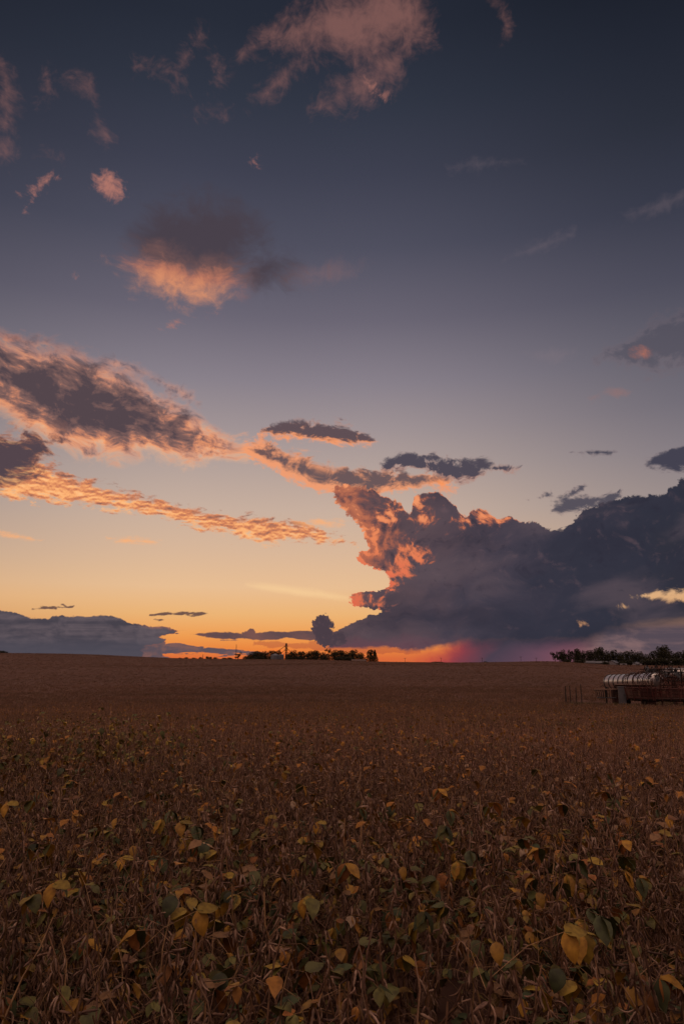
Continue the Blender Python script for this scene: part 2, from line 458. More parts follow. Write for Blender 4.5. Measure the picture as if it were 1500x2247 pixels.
# dull lit clouds low on the right
rl = sstep(azel(1230, 1400)[0], azel(1330, 1400)[0], AZ) * sstep(azel(1300, 1350)[1], azel(1300, 1385)[1], EL)
sky = paint(sky, rl, mixc(sstep(-0.25, 0.3, FB * 0.6 + HS), lin(84, 73, 83), lin(128, 101, 102)))

# --- low slate bank on the left, streaks and the two little towers
topL = [(-80, 1322), (0, 1336), (40, 1344), (75, 1354), (105, 1356), (118, 1348), (150, 1350), (200, 1350), (232, 1348), (262, 1354), (290, 1366), (330, 1372), (380, 1380), (425, 1384), (440, 1388), (470, 1420)]
botL = [(-80, 1460), (270, 1460), (320, 1420), (340, 1408), (390, 1394), (425, 1386), (440, 1384), (470, 1380)]
TL = curve(AZ, [azel(x, y) for x, y in topL]); BLc = curve(AZ, [azel(x, y) for x, y in botL])
sl = mn(TL - EL + CR * 0.2 + CR2 * 0.16, (EL - BLc + HS * 3.2 + FF * 0.6) * 0.8)
slc = mixc(sstep(-0.2, 0.22, HS + FF * 0.35 - (EL - azel(1, 1380)[1]) * 0.06), lin(70, 65, 74), lin(100, 88, 94))
slc = mixc(sstep(azel(1, 1385)[1], azel(1, 1425)[1], EL) * 0.85, slc, lin(75, 72, 83))
slc = mixc(sstep(0.25, 0.0, sl) * sstep(azel(380, 1)[0], azel(430, 1)[0], AZ) * 0.3, slc, lin(190, 104, 76))
s3 = union(band([(60, 1430, 60), (250, 1428, 34), (330, 1430, 22), (420, 1427, 15), (520, 1429, 10), (600, 1434, 3)])[0] + HS * 2.2 - 0.12, band([(372, 1418, 1), (400, 1416, 3), (436, 1418, 1)])[0], band([(486, 1405, 0), (520, 1404, 0), (540, 1405, 0)])[0]) + FB * 0.35
sky = paint(sky, sstep(-0.04, 0.08, s3), mixc(sstep(-0.1, 0.3, HS + FF * 0.4), lin(92, 79, 87), lin(134, 94, 86)))
sky = paint(sky, sstep(-0.03, 0.07, sl), slc)
s2 = union(band([(405, 1391, 2), (470, 1394, 5), (540, 1396, 8), (640, 1393, 9), (740, 1396, 12)])[0] + FB * 0.35,
           mn(union(blob(551, 1386, 10, 8)[0], blob(546, 1392, 20, 8)[0]), 9.0) + CR2 * 0.12)
s2c = mixc(sstep(-0.2, 0.3, STK), lin(92, 72, 76), lin(122, 84, 78))
sky = paint(sky, sstep(-0.04, 0.06, s2), s2c)
s4 = union(band([(330, 1350, 2), (380, 1346, 5), (420, 1346, 5), (470, 1347, 2)])[0], band([(72, 1336, 2), (110, 1334, 4), (160, 1332, 3)])[0], blob(352, 1360, 16, 3)[0], blob(140, 1328, 14, 4, 20)[0]) + MK * 0.7 - 0.05
sky = paint(sky, sstep(-0.03, 0.1, s4), lin(112, 84, 74))
# the far right streak of evening light under the storm, with the rain at its edge
sky = paint(sky, sstep(-0.03, 0.1, band([(560, 1412, 4), (640, 1417, 6), (760, 1420, 12), (860, 1424, 9), (920, 1428, 4)])[0] + FB * 0.5 + FF * 0.3) * 0.45, lin(158, 66, 60))
sky = end(sky)
begin('front')
# storm over all of it
sky = paint(sky, sa, stormc)
# dark little tower in front of its left foot
s5 = union(blob(708, 1368, 25, 23)[0], blob(710, 1390, 26, 22)[0], blob(720, 1404, 40, 18)[0], blob(692, 1382, 13, 14)[0], blob(727, 1374, 11, 10)[0], blob(742, 1400, 24, 16)[0]) + CR2 * 0.4
sky = paint(sky, sstep(-0.02, 0.08, s5), mixc(sstep(-0.2, 0.4, CR2 + FF), lin(74, 61, 69), lin(86, 68, 74)))
# sun's last ember through the farm trees
em = blob(610, 1437, 44, 14)[0]
sky = paint(sky, sstep(-0.2, 0.5, em) * 0.8, lin(252, 120, 52))
sky = end(sky)

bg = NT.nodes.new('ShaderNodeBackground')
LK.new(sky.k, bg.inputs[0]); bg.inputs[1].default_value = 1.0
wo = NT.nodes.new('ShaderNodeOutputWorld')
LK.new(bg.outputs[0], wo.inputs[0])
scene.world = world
world.cycles.sampling_method = 'MANUAL'
world.cycles.sample_map_resolution = 512
print('world nodes', len(NT.nodes))

# ================================================================== helpers
rnd = random.Random(11)


def mat(name, col, rough=0.8, var=0.25, scale=6.0, spec=0.3, metal=0.0, attr=None, trans=0.0, bump=0.0, inst_var=0.0, col2=None):
    """Principled material, its colour broken up by noise (wear, dirt)"""
    m = bpy.data.materials.new(name); m.use_nodes = True
    nt = m.node_tree; b = nt.nodes['Principled BSDF']
    b.inputs['Roughness'].default_value = rough; b.inputs['Metallic'].default_value = metal
    b.inputs['Specular IOR Level'].default_value = spec
    tcn = nt.nodes.new('ShaderNodeTexCoord')
    no = nt.nodes.new('ShaderNodeTexNoise'); no.inputs['Scale'].default_value = scale; no.inputs['Detail'].default_value = 4
    nt.links.new(tcn.outputs['Object'], no.inputs['Vector'])
    if attr:
        a = nt.nodes.new('ShaderNodeAttribute'); a.attribute_name = attr
        mxn = nt.nodes.new('ShaderNodeMix'); mxn.data_type = 'RGBA'; mxn.blend_type = 'MULTIPLY'; mxn.inputs[0].default_value = 1.0
        cr = nt.nodes.new('ShaderNodeValToRGB'); nt.links.new(no.outputs['Fac'], cr.inputs[0])
        cr.color_ramp.elements[0].position = 0.36; cr.color_ramp.elements[0].color = (0.6, 0.52, 0.48, 1)
        cr.color_ramp.elements[1].position = 0.60; cr.color_ramp.elements[1].color = (1.15, 1.1, 1.05, 1)
        nt.links.new(a.outputs['Color'], mxn.inputs[6]); nt.links.new(cr.outputs[0], mxn.inputs[7])
        base = mxn.outputs[2]
    else:
        mxn = nt.nodes.new('ShaderNodeMix'); mxn.data_type = 'RGBA'
        mr = nt.nodes.new('ShaderNodeMapRange'); mr.inputs[1].default_value = 0.35; mr.inputs[2].default_value = 0.65
        nt.links.new(no.outputs['Fac'], mr.inputs[0]); nt.links.new(mr.outputs[0], mxn.inputs[0])
        c2 = col2 or tuple(c * (1 - var) for c in col)
        mxn.inputs[6].default_value = (*col, 1); mxn.inputs[7].default_value = (*c2, 1)
        base = mxn.outputs[2]
    if inst_var:
        ge = nt.nodes.new('ShaderNodeNewGeometry'); mp_ = nt.nodes.new('ShaderNodeMapping'); mp_.inputs['Scale'].default_value = (0.035, 0.10, 0.0)
        np_ = nt.nodes.new('ShaderNodeTexNoise'); np_.inputs['Scale'].default_value = 1.0; np_.inputs['Detail'].default_value = 4
        nt.links.new(ge.outputs['Position'], mp_.inputs[0]); nt.links.new(mp_.outputs[0], np_.inputs['Vector'])
        rp = nt.nodes.new('ShaderNodeValToRGB'); nt.links.new(np_.outputs['Fac'], rp.inputs[0])      # ripeness differs in patches across the field
        rp.color_ramp.elements[0].position = 0.34; rp.color_ramp.elements[0].color = (0.72, 0.74, 0.66, 1)
        rp.color_ramp.elements[1].position = 0.66; rp.color_ramp.elements[1].color = (1.22, 1.17, 1.16, 1)
        mq = nt.nodes.new('ShaderNodeMix'); mq.data_type = 'RGBA'; mq.blend_type = 'MULTIPLY'; mq.inputs[0].default_value = 1.0
        nt.links.new(base, mq.inputs[6]); nt.links.new(rp.outputs[0], mq.inputs[7]); base = mq.outputs[2]
        oi = nt.nodes.new('ShaderNodeObjectInfo')
        hs = nt.nodes.new('ShaderNodeHueSaturation')
        r1 = nt.nodes.new('ShaderNodeMapRange'); r1.inputs[3].default_value = 1 - inst_var; r1.inputs[4].default_value = 1 + inst_var
        nt.links.new(oi.outputs['Random'], r1.inputs[0]); nt.links.new(r1.outputs[0], hs.inputs['Value'])
        nt.links.new(base, hs.inputs['Color']); base = hs.outputs[0]
    nt.links.new(base, b.inputs['Base Color'])
    if bump:
        bn = nt.nodes.new('ShaderNodeBump'); bn.inputs['Strength'].default_value = bump
        nt.links.new(no.outputs['Fac'], bn.inputs['Height']); nt.links.new(bn.outputs[0], b.inputs['Normal'])
    if trans:
        t = nt.nodes.new('ShaderNodeBsdfTranslucent'); nt.links.new(base, t.inputs[0])
        mx_ = nt.nodes.new('ShaderNodeMixShader'); mx_.inputs[0].default_value = trans
        nt.links.new(b.outputs[0], mx_.inputs[1]); nt.links.new(t.outputs[0], mx_.inputs[2])
        nt.links.new(mx_.outputs[0], nt.nodes['Material Output'].inputs[0])
    return m


class MB:
    """collects simple shapes into one mesh"""
    def __init__(s): s.v, s.f, s.m = [], [], []

    def add(s, vs, fs, mi=0):
        o = len(s.v); s.v += [tuple(v) for v in vs]; s.f += [tuple(i + o for i in f) for f in fs]; s.m += [mi] * len(fs)

    def box(s, c, d, rz=0.0, mi=0, taper=1.0):
        x, y, z = d[0] / 2, d[1] / 2, d[2] / 2
        ca, sa = math.cos(rz), math.sin(rz)
        vs = []
        for k in (-1, 1):
            for i, j in ((-1, -1), (1, -1), (1, 1), (-1, 1)):
                t = taper if k > 0 else 1.0
                X, Y = i * x * t, j * y * t
                vs.append((c[0] + X * ca - Y * sa, c[1] + X * sa + Y * ca, c[2] + k * z))
        s.add(vs, [(3, 2, 1, 0), (4, 5, 6, 7), (0, 1, 5, 4), (1, 2, 6, 5), (2, 3, 7, 6), (3, 0, 4, 7)], mi)

    def tube(s, pts, r, n=8, mi=0, cap=True):
        pts = [Vector(p) for p in pts]
        rs = r if isinstance(r, (list, tuple)) else [r] * len(pts)
        vs, fs = [], []
        for i, p in enumerate(pts):
            t = (pts[min(i + 1, len(pts) - 1)] - pts[max(i - 1, 0)]).normalized()
            u = t.cross(Vector((0, 0, 1)))
            if u.length < 0.05: u = t.cross(Vector((1, 0, 0)))
            u.normalize(); w = t.cross(u)
            for k in range(n):
                a = 2 * math.pi * k / n
                vs.append(p + (u * math.cos(a) + w * math.sin(a)) * rs[i])
        for i in range(len(pts) - 1):
            for k in range(n):
                a, b = i * n + k, i * n + (k + 1) % n
                fs.append((a, b, b + n, a + n))
        if cap:
            fs.append(tuple(range(n - 1, -1, -1))); fs.append(tuple((len(pts) - 1) * n + k for k in range(n)))
        s.add(vs, fs, mi)

    def ring(s, c, R, r, axis='z', n=24, m=6, a0=0.0, a1=2 * math.pi, mi=0):
        pts = []
        for k in range(n + 1):
            a = a0 + (a1 - a0) * k / n
            u, v = R * math.cos(a), R * math.sin(a)
            pts.append((c[0] + u, c[1] + v, c[2]) if axis == 'z' else ((c[0], c[1] + u, c[2] + v) if axis == 'x' else (c[0] + u, c[1], c[2] + v)))
        s.tube(pts, r, m, mi, cap=False)

    def build(s, name, m, parent=None, smooth=False, loc=None, rz=0.0):
        me = bpy.data.meshes.new(name); me.from_pydata(s.v, [], s.f); me.update()
        for x in (m if isinstance(m, (list, tuple)) else [m]): me.materials.append(x)
        me.polygons.foreach_set('material_index', s.m)
        if smooth: me.polygons.foreach_set('use_smooth', [True] * len(s.f))
        o = bpy.data.objects.new(name, me); COL.objects.link(o)
        if parent: o.parent = parent
        if loc is not None: o.location = loc
        o.rotation_euler.z = rz
        return o


def tag(o, label=None, cat=None, group=None, kind=None):
    if label: o['label'] = label
    if cat: o['category'] = cat
    if group: o['group'] = group
    if kind: o['kind'] = kind
    return o


def empty(name, loc, rz=0.0):
    o = bpy.data.objects.new(name, None); COL.objects.link(o); o.location = loc; o.rotation_euler.z = rz
    o.empty_display_size = 0.5
    return o


# ================================================================== terrain
CREST = [(-60, 0.9)] + [(azel(x, y)[0], azel(x, y)[1]) for x, y in
         [(-500, 1430), (0, 1433), (100, 1434), (200, 1436), (300, 1441), (400, 1445), (500, 1446), (700, 1447.5), (830, 1452), (1000, 1454),
          (1120, 1452.5), (1200, 1450.5), (1250, 1453), (1330, 1459), (1500, 1461), (1900, 1462)]] + [(60, -0.4)]
CA = np.array([c[0] for c in CREST]); CE = np.array([c[1] for c in CREST])
RC = 350.0
RP = np.array([0, 4, 8, 15, 25, 40, 60, 90, 130, 180]); ZP = np.array([0, 0, -0.2, -0.62, -1.12, -1.75, -2.4, -3.1, -3.7, -3.9])


def smooth_interp(r, R, Z):
    # average of shifted linear interpolations = rounded corners
    return sum(np.interp(r * k, R, Z) for k in (0.86, 0.93, 1.0, 1.07, 1.14)) / 5


def ground_z(x, y):
    x = np.asarray(x, float); y = np.asarray(y, float)
    r = np.hypot(x, y) + 1e-6; a = np.degrees(np.arctan2(x, y))
    e = sum(np.interp(a + d, CA, CE) for d in (-0.8, 0, 0.8)) / 3
    zc = EYE + RC * np.tan(np.radians(e)) - 0.80
    zn = smooth_interp(r, RP, ZP)
    t = np.clip((r - 130) / (RC - 130), 0, 1); t = t * t * (3 - 2 * t)
    z = zn * (1 - t) + zc * t
    # low folds across the far slope
    z = z + 0.9 * np.exp(-((r - 235 - a * 1.2) / 22) ** 2) * np.clip((a + 40) / 30, 0, 1) * np.clip((8 - a) / 8, 0, 1)
    z = z + 0.8 * np.exp(-((r - 262 + a * 0.8) / 20) ** 2) * np.clip((a - 1) / 6, 0, 1)
    z = z + 0.35 * np.sin(x / 23 + 1.3) * np.sin(y / 31) * np.clip((r - 60) / 80, 0, 1) * np.clip((330 - r) / 80, 0, 1)
    # behind the crest the land stays just under the line of sight, then drops
    far = EYE + r * np.tan(np.radians(e)) - 1.1 - np.clip(r - RC, 0, 400) * 0.002 - np.clip(r - 900, 0, 1e9) * 0.012
    u = np.clip((r - RC) / 60, 0, 1)
    z = np.where(r > RC, (zc - 0.0) * (1 - u) + far * u, z)
    back = np.clip((np.abs(a) - 70) / 40, 0, 1)
    return z * (1 - back) + back * np.interp(r, [0, 8, 400, 6000], [0, -0.2, -6, -60])


def yard(x, y):
    """1 on the mown pad where the machinery stands"""
    r = np.hypot(x, y); a = np.degrees(np.arctan2(x, y))
    return np.clip((r - 53.2) / 1.2, 0, 1) * np.clip((75 - r) / 4, 0, 1) * np.clip((a - 17.2) / 0.8, 0, 1) * (np.asarray(y) > 0)


def gz(x, y): return float(ground_z(x, y))


def at(px, dist, z=None):
    """place at the azimuth of a photo column and a distance in metres, standing on the land"""
    a = math.radians(azel(px, 1450)[0])
    x, y = math.sin(a) * dist, math.cos(a) * dist
    return Vector((x, y, gz(x, y) if z is None else z))


def make_ground():
    rs = np.concatenate([[0.0], np.linspace(0.6, 12, 20), np.geomspace(13, 60, 34), np.linspace(64, 420, 110), np.geomspace(430, 6000, 40)])
    az = np.radians(np.concatenate([np.linspace(-180, -60, 30)[:-1], np.linspace(-60, 60, 241), np.linspace(60, 180, 30)[1:-1]]))
    R, A = np.meshgrid(rs[1:], az, indexing='ij')
    X, Y = R * np.sin(A), R * np.cos(A)
    Z = ground_z(X, Y) + 0.68 * np.clip((R - 30) / 25, 0, 1) * (R < 352) * (1 - yard(X, Y))       # far off, the closed crop is solid up to half a metre
    Z = Z + 0.68 * ((R >= 352) & (R < 400))
    nr, na = X.shape
    V = np.column_stack([X.ravel(), Y.ravel(), Z.ravel()])
    V = np.vstack([V, [0, 0, 0]])
    i = np.arange(nr - 1)[:, None]; j = np.arange(na)[None, :]; j2 = (j + 1) % na
    Fq = np.stack(np.broadcast_arrays(i * na + j, i * na + j2, (i + 1) * na + j2, (i + 1) * na + j), -1).reshape(-1, 4)
    faces = [tuple(q[::-1]) for q in Fq.tolist()] + [(nr * na, (k + 1) % na, k)[::-1] for k in range(na)]
    me = bpy.data.meshes.new('field'); me.from_pydata(V.tolist(), [], faces); me.update()
    me.polygons.foreach_set('use_smooth', [True] * len(faces))
    me.flip_normals() if me.polygons[0].normal.z < 0 else None
    o = bpy.data.objects.new('field', me); COL.objects.link(o)
    m = bpy.data.materials.new('field_soil'); m.use_nodes = True
    nt = m.node_tree; b = nt.nodes['Principled BSDF']; b.inputs['Roughness'].default_value = 0.95; b.inputs['Specular IOR Level'].default_value = 0.1
    t = nt.nodes.new('ShaderNodeTexCoord')
    n1 = nt.nodes.new('ShaderNodeTexNoise'); n1.inputs['Scale'].default_value = 0.035; n1.inputs['Detail'].default_value = 3
    n2 = nt.nodes.new('ShaderNodeTexNoise'); n2.inputs['Scale'].default_value = 3.0; n2.inputs['Detail'].default_value = 6
    mx1 = nt.nodes.new('ShaderNodeMix'); mx1.data_type = 'RGBA'; mx2 = nt.nodes.new('ShaderNodeMix'); mx2.data_type = 'RGBA'; mx2.blend_type = 'MULTIPLY'; mx2.inputs[0].default_value = 1
    for n in (n1, n2): nt.links.new(t.outputs['Object'], n.inputs['Vector'])
    nt.links.new(n1.outputs[0], mx1.inputs[0]); mx1.inputs[6].default_value = (0.098, 0.053, 0.043, 1); mx1.inputs[7].default_value = (0.145, 0.080, 0.061, 1)
    rr = nt.nodes.new('ShaderNodeMapRange'); rr.inputs[1].default_value = 0.3; rr.inputs[2].default_value = 0.7; rr.inputs[3].default_value = 0.55; rr.inputs[4].default_value = 1.25
    nt.links.new(n2.outputs[0], rr.inputs[0]); nt.links.new(mx1.outputs[2], mx2.inputs[6]); nt.links.new(rr.outputs[0], mx2.inputs[7])
    nt.links.new(mx2.outputs[2], b.inputs['Base Color'])
    me.materials.append(m)
    tag(o, kind='structure')
    return o


make_ground()

# ================================================================== soybean crop
C_POD = [(0.24, 0.142, 0.106), (0.30, 0.19, 0.145), (0.20, 0.112, 0.082), (0.15, 0.085, 0.068), (0.37, 0.25, 0.20)]
C_STEM = [(0.23, 0.13, 0.08), (0.30, 0.18, 0.095), (0.15, 0.08, 0.058)]
C_LEAF_DRY = [(0.32, 0.14, 0.022), (0.33, 0.18, 0.03), (0.24, 0.10, 0.025), (0.18, 0.10, 0.05), (0.15, 0.07, 0.035), (0.26, 0.18, 0.13), (0.27, 0.13, 0.025), (0.18, 0.11, 0.035)]
C_GREEN = [(0.12, 0.11, 0.025), (0.18, 0.14, 0.028), (0.07, 0.075, 0.022), (0.30, 0.19, 0.03), (0.12, 0.10, 0.025), (0.28, 0.14, 0.03)]
C_LEAF_MIX = [(0.36, 0.19, 0.025), (0.28, 0.19, 0.03), (0.12, 0.11, 0.028), (0.08, 0.085, 0.026), (0.055, 0.065, 0.024), (0.10, 0.10, 0.03), (0.045, 0.058, 0.024), (0.28, 0.11, 0.03), (0.15, 0.12, 0.03), (0.09, 0.085, 0.03)]


class PM:
    """plant mesh with a colour per face"""
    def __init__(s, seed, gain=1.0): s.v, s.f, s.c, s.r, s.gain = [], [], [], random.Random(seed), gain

    def put(s, vs, fs, col):
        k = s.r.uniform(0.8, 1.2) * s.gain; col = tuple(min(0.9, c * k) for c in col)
        o = len(s.v); s.v += [tuple(p) for p in vs]; s.f += [tuple(i + o for i in f) for f in fs]; s.c += [col] * len(fs)

    def stalk(s, pts, rs, col, n=4):
        vs, fs = [], []
        for i, p in enumerate(pts):
            t = (pts[min(i + 1, len(pts) - 1)] - pts[max(i - 1, 0)]).normalized()
            u = t.cross(Vector((0.3, 1, 0.1))).normalized(); w = t.cross(u)
            for k in range(n):
                a = 2 * math.pi * k / n
                vs.append(p + (u * math.cos(a) + w * math.sin(a)) * rs[i])
        for i in range(len(pts) - 1):
            for k in range(n):
                a, b = i * n + k, i * n + (k + 1) % n
                fs.append((a, b, b + n, a + n))
        s.put(vs, fs, col)

    def pod(s, p, d, L, w, lod):
        """hanging curved pod with bean swellings"""
        col = s.r.choice(C_POD)
        side = d.cross(Vector((s.r.uniform(-1, 1), s.r.uniform(-1, 1), 0.2))).normalized(); nn = d.cross(side)
        bend = nn * L * s.r.uniform(-0.25, 0.25)
        if lod == 0:
            prof = [0.12, 0.8, 0.95, 0.7, 1.0, 0.72, 0.9, 0.5, 0.06]
        elif lod == 1: prof = [0.15, 1.0, 0.85, 0.05]
        else: prof = [0.1, 1.0, 0.05]
        n = 6 if lod == 0 else (4 if lod == 1 else 3)
        vs, fs = [], []
        for i, q in enumerate(prof):
            t = i / (len(prof) - 1)
            c = p + d * L * t + bend * (4 * t * (1 - t))
            for k in range(n):
                a = 2 * math.pi * k / n
                vs.append(c + side * math.cos(a) * w * q * 0.5 + nn * math.sin(a) * w * q * 0.30)
        for i in range(len(prof) - 1):
            for k in range(n):
                a, b = i * n + k, i * n + (k + 1) % n
                fs.append((a, b, b + n, a + n))
        s.put(vs, fs, col)

    def leaf(s, p, d, up, L, cols, lod, curl=None):
        """ovate leaflet, folded along its rib and drooping"""
        col = s.r.choice(cols)
        d = d.normalized(); side = d.cross(up)
        if side.length < 0.1: side = d.cross(Vector((1, 0, 0)))
        side.normalize(); nn = side.cross(d)
        curl = s.r.uniform(0.0, 0.9) if curl is None else curl
        fold = s.r.uniform(-0.05, 0.35)
        W = L * s.r.uniform(0.58, 0.78)
        prof = [(0, 0.0), (0.1, 0.55), (0.25, 0.92), (0.42, 1.0), (0.62, 0.82), (0.82, 0.45), (1.0, 0.0)] if lod == 0 else ([(0, 0.0), (0.3, 1.0), (0.65, 0.8), (1.0, 0.0)] if lod == 1 else [(0, 0.1), (0.45, 1.0), (1.0, 0.1)])
        vs, fs = [], []
        for i, (t, q) in enumerate(prof):
            ang = curl * t * 1.4
            c = p + d * L * (math.sin(ang) / max(ang, 1e-3) * t if ang > 1e-3 else t) - nn * L * t * (1 - math.cos(ang)) / max(ang, 1e-3) * 1.0
            e = W * 0.5 * q
            wob = L * 0.05 * s.r.uniform(-1, 1) if lod == 0 else 0
            vs += [c + side * e + nn * (e * fold + wob), c, c - side * e + nn * (e * fold - wob)]
        for i in range(len(prof) - 1):
            a = i * 3
            fs += [(a, a + 1, a + 4, a + 3), (a + 1, a + 2, a + 5, a + 4)]
        s.put(vs, fs, col)

    def build(s, name, mats):
        me = bpy.data.meshes.new(name); me.from_pydata([tuple(v) for v in s.v], [], s.f); me.update()
        at_ = me.attributes.new('tint', 'FLOAT_COLOR', 'FACE')
        at_.data.foreach_set('color', np.array([(*c, 1.0) for c in s.c], np.float32).ravel())
        me.materials.append(mats)
        me.polygons.foreach_set('use_smooth', [True] * len(s.f))
        return bpy.data.objects.new(name, me)      # source only: never linked to the scene by itself


def rv(r, z0, z1):
    a = r.uniform(0, 2 * math.pi); z = r.uniform(z0, z1); h = math.sqrt(max(0, 1 - z * z))
    return Vector((h * math.cos(a), h * math.sin(a), z))


def soy_plant(seed, lod, leafy, H=0.82, green=False):
    """one drying soybean plant: stem, branches, pods at every node, petioles, some leaves left"""
    P = PM(seed, 1.25 if lod == 1 else 1.0); r = P.r  # mid-distance plants get brighter colours to stand in for light there
    axes = [(Vector((0, 0, 0)), Vector((r.uniform(-.12, .12), r.uniform(-.12, .12), 1)).normalized(), H * r.uniform(0.88, 1.1))]
    for k in range(r.choice([1, 2, 2, 3]) if lod < 2 else 1):
        z = r.uniform(0.1, 0.35) * H
        d = rv(r, 0.55, 0.85)
        axes.append((Vector((0, 0, z)) + axes[0][1] * 0.02, Vector((d.x * 0.7, d.y * 0.7, d.z)).normalized(), (H - z) * r.uniform(0.7, 1.0)))
    for ai, (p0, d, L) in enumerate(axes):
        n = 9 if lod == 0 else (5 if lod == 1 else 2)
        pts = []; bend = Vector((r.uniform(-.1, .1), r.uniform(-.1, .1), 0))
        for i in range(n + 1):
            t = i / n
            zig = Vector((0.006 * (-1) ** i, 0.004 * (-1) ** (i // 2), 0)) if lod == 0 else Vector((0, 0, 0))
            up = Vector((0, 0, 1)) * L * t * (0.35 * t if ai else 0)
            pts.append(p0 + d * L * t * (1 - 0.25 * t if ai else 1) + bend * t * t + zig + up)
        k = {0: 1.0, 1: 1.15, 2: 2.2}[lod]
        P.stalk(pts, [(0.0036 * (1 - 0.6 * i / n) + 0.0009) * k for i in range(n + 1)], r.choice(C_STEM), 5 if lod == 0 else 3)

        def pos(t):
            f = t * n; i = min(int(f), n - 1); return pts[i].lerp(pts[i + 1], f - i)
        nodes = int(L / (0.048 if lod == 0 else (0.065 if lod == 1 else 0.11)))
        for j in range(nodes):
            t = 0.16 + 0.84 * (j + r.uniform(0, .6)) / nodes
            t = min(t, 1.0)
            q = pos(t)
            for m in range(r.choice([1, 2, 2, 3, 3, 4]) if lod == 0 else (r.choice([1, 2, 2, 3]) if lod == 1 else 2)):
                dd = rv(r, -0.995, -0.86) if r.random() < 0.82 else rv(r, -0.86, 0.2)
                P.pod(q + dd * 0.006, dd, r.uniform(0.032, 0.048) * (1 if lod < 2 else 1.25), r.uniform(0.0070, 0.0098) * (1 if lod == 0 else (1.1 if lod == 1 else 1.8)), lod)
            # petioles: bare or with a leaf
            has_leaf = r.random() < leafy
            if t > 0.25 and (has_leaf or r.random() < 0.3) and r.random() < (0.72 if lod == 0 else 0.4):
                pd = rv(r, -0.1, 0.75); PL = r.uniform(0.08, 0.2)
                mid = q + pd * PL * 0.5 + Vector((0, 0, 0.01)); tip = q + pd * PL - Vector((0, 0, PL * r.uniform(0, 0.4)))
                if lod < 2: P.stalk([q, mid, tip], [0.0014 * k, 0.0011 * k, 0.0008 * k], r.choice(C_STEM[:2]), 3)
                if has_leaf:
                    nl = 3 if r.random() < 0.7 else 1
                    h = Vector((pd.x, pd.y, 0)).normalized()
                    cols = C_GREEN if green else C_LEAF_DRY if (leafy < 0.3 or r.random() < 0.3) else C_LEAF_MIX
                    LL = r.uniform(0.032, 0.076)
                    for m in range(nl):
                        a = (0, 1.1, -1.1)[m] + r.uniform(-.3, .3)
                        dl_ = Matrix.Rotation(a, 3, 'Z') @ h; dl_.z = r.uniform(-1.4, 0.45)
                        P.leaf(tip, dl_, Vector((r.uniform(-.3, .3), r.uniform(-.3, .3), 1)), LL * (1.1 if lod else 1), cols, lod)
    return P


def far_clump(seed, leafy):
    """about half a metre of canopy seen from far off: a dozen stems with pods and leaves"""
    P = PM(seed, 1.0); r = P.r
    for k in range(11):
        x, y = r.uniform(-.32, .32), r.uniform(-.32, .32)
        h = r.uniform(0.68, 0.92); l = Vector((r.uniform(-.1, .1), r.uniform(-.1, .1), 0))
        P.stalk([Vector((x, y, 0.3)), Vector((x, y, h)) + l], [0.008, 0.003], r.choice(C_STEM), 3)
        for j in range(7):
            t = r.uniform(0.35, 1)
            q = Vector((x, y, 0)).lerp(Vector((x, y, h)) + l, t)
            dd = rv(r, -0.9, 0.2)
            P.pod(q, dd, r.uniform(0.06, 0.10), r.uniform(0.018, 0.03), 2)
        if r.random() < leafy:
            P.leaf(Vector((x, y, h * r.uniform(.8, 1))), rv(r, -0.5, 0.4), Vector((0, 0, 1)), r.uniform(.07, .1), C_LEAF_MIX if leafy > 0.4 else C_LEAF_DRY, 2)
    return P


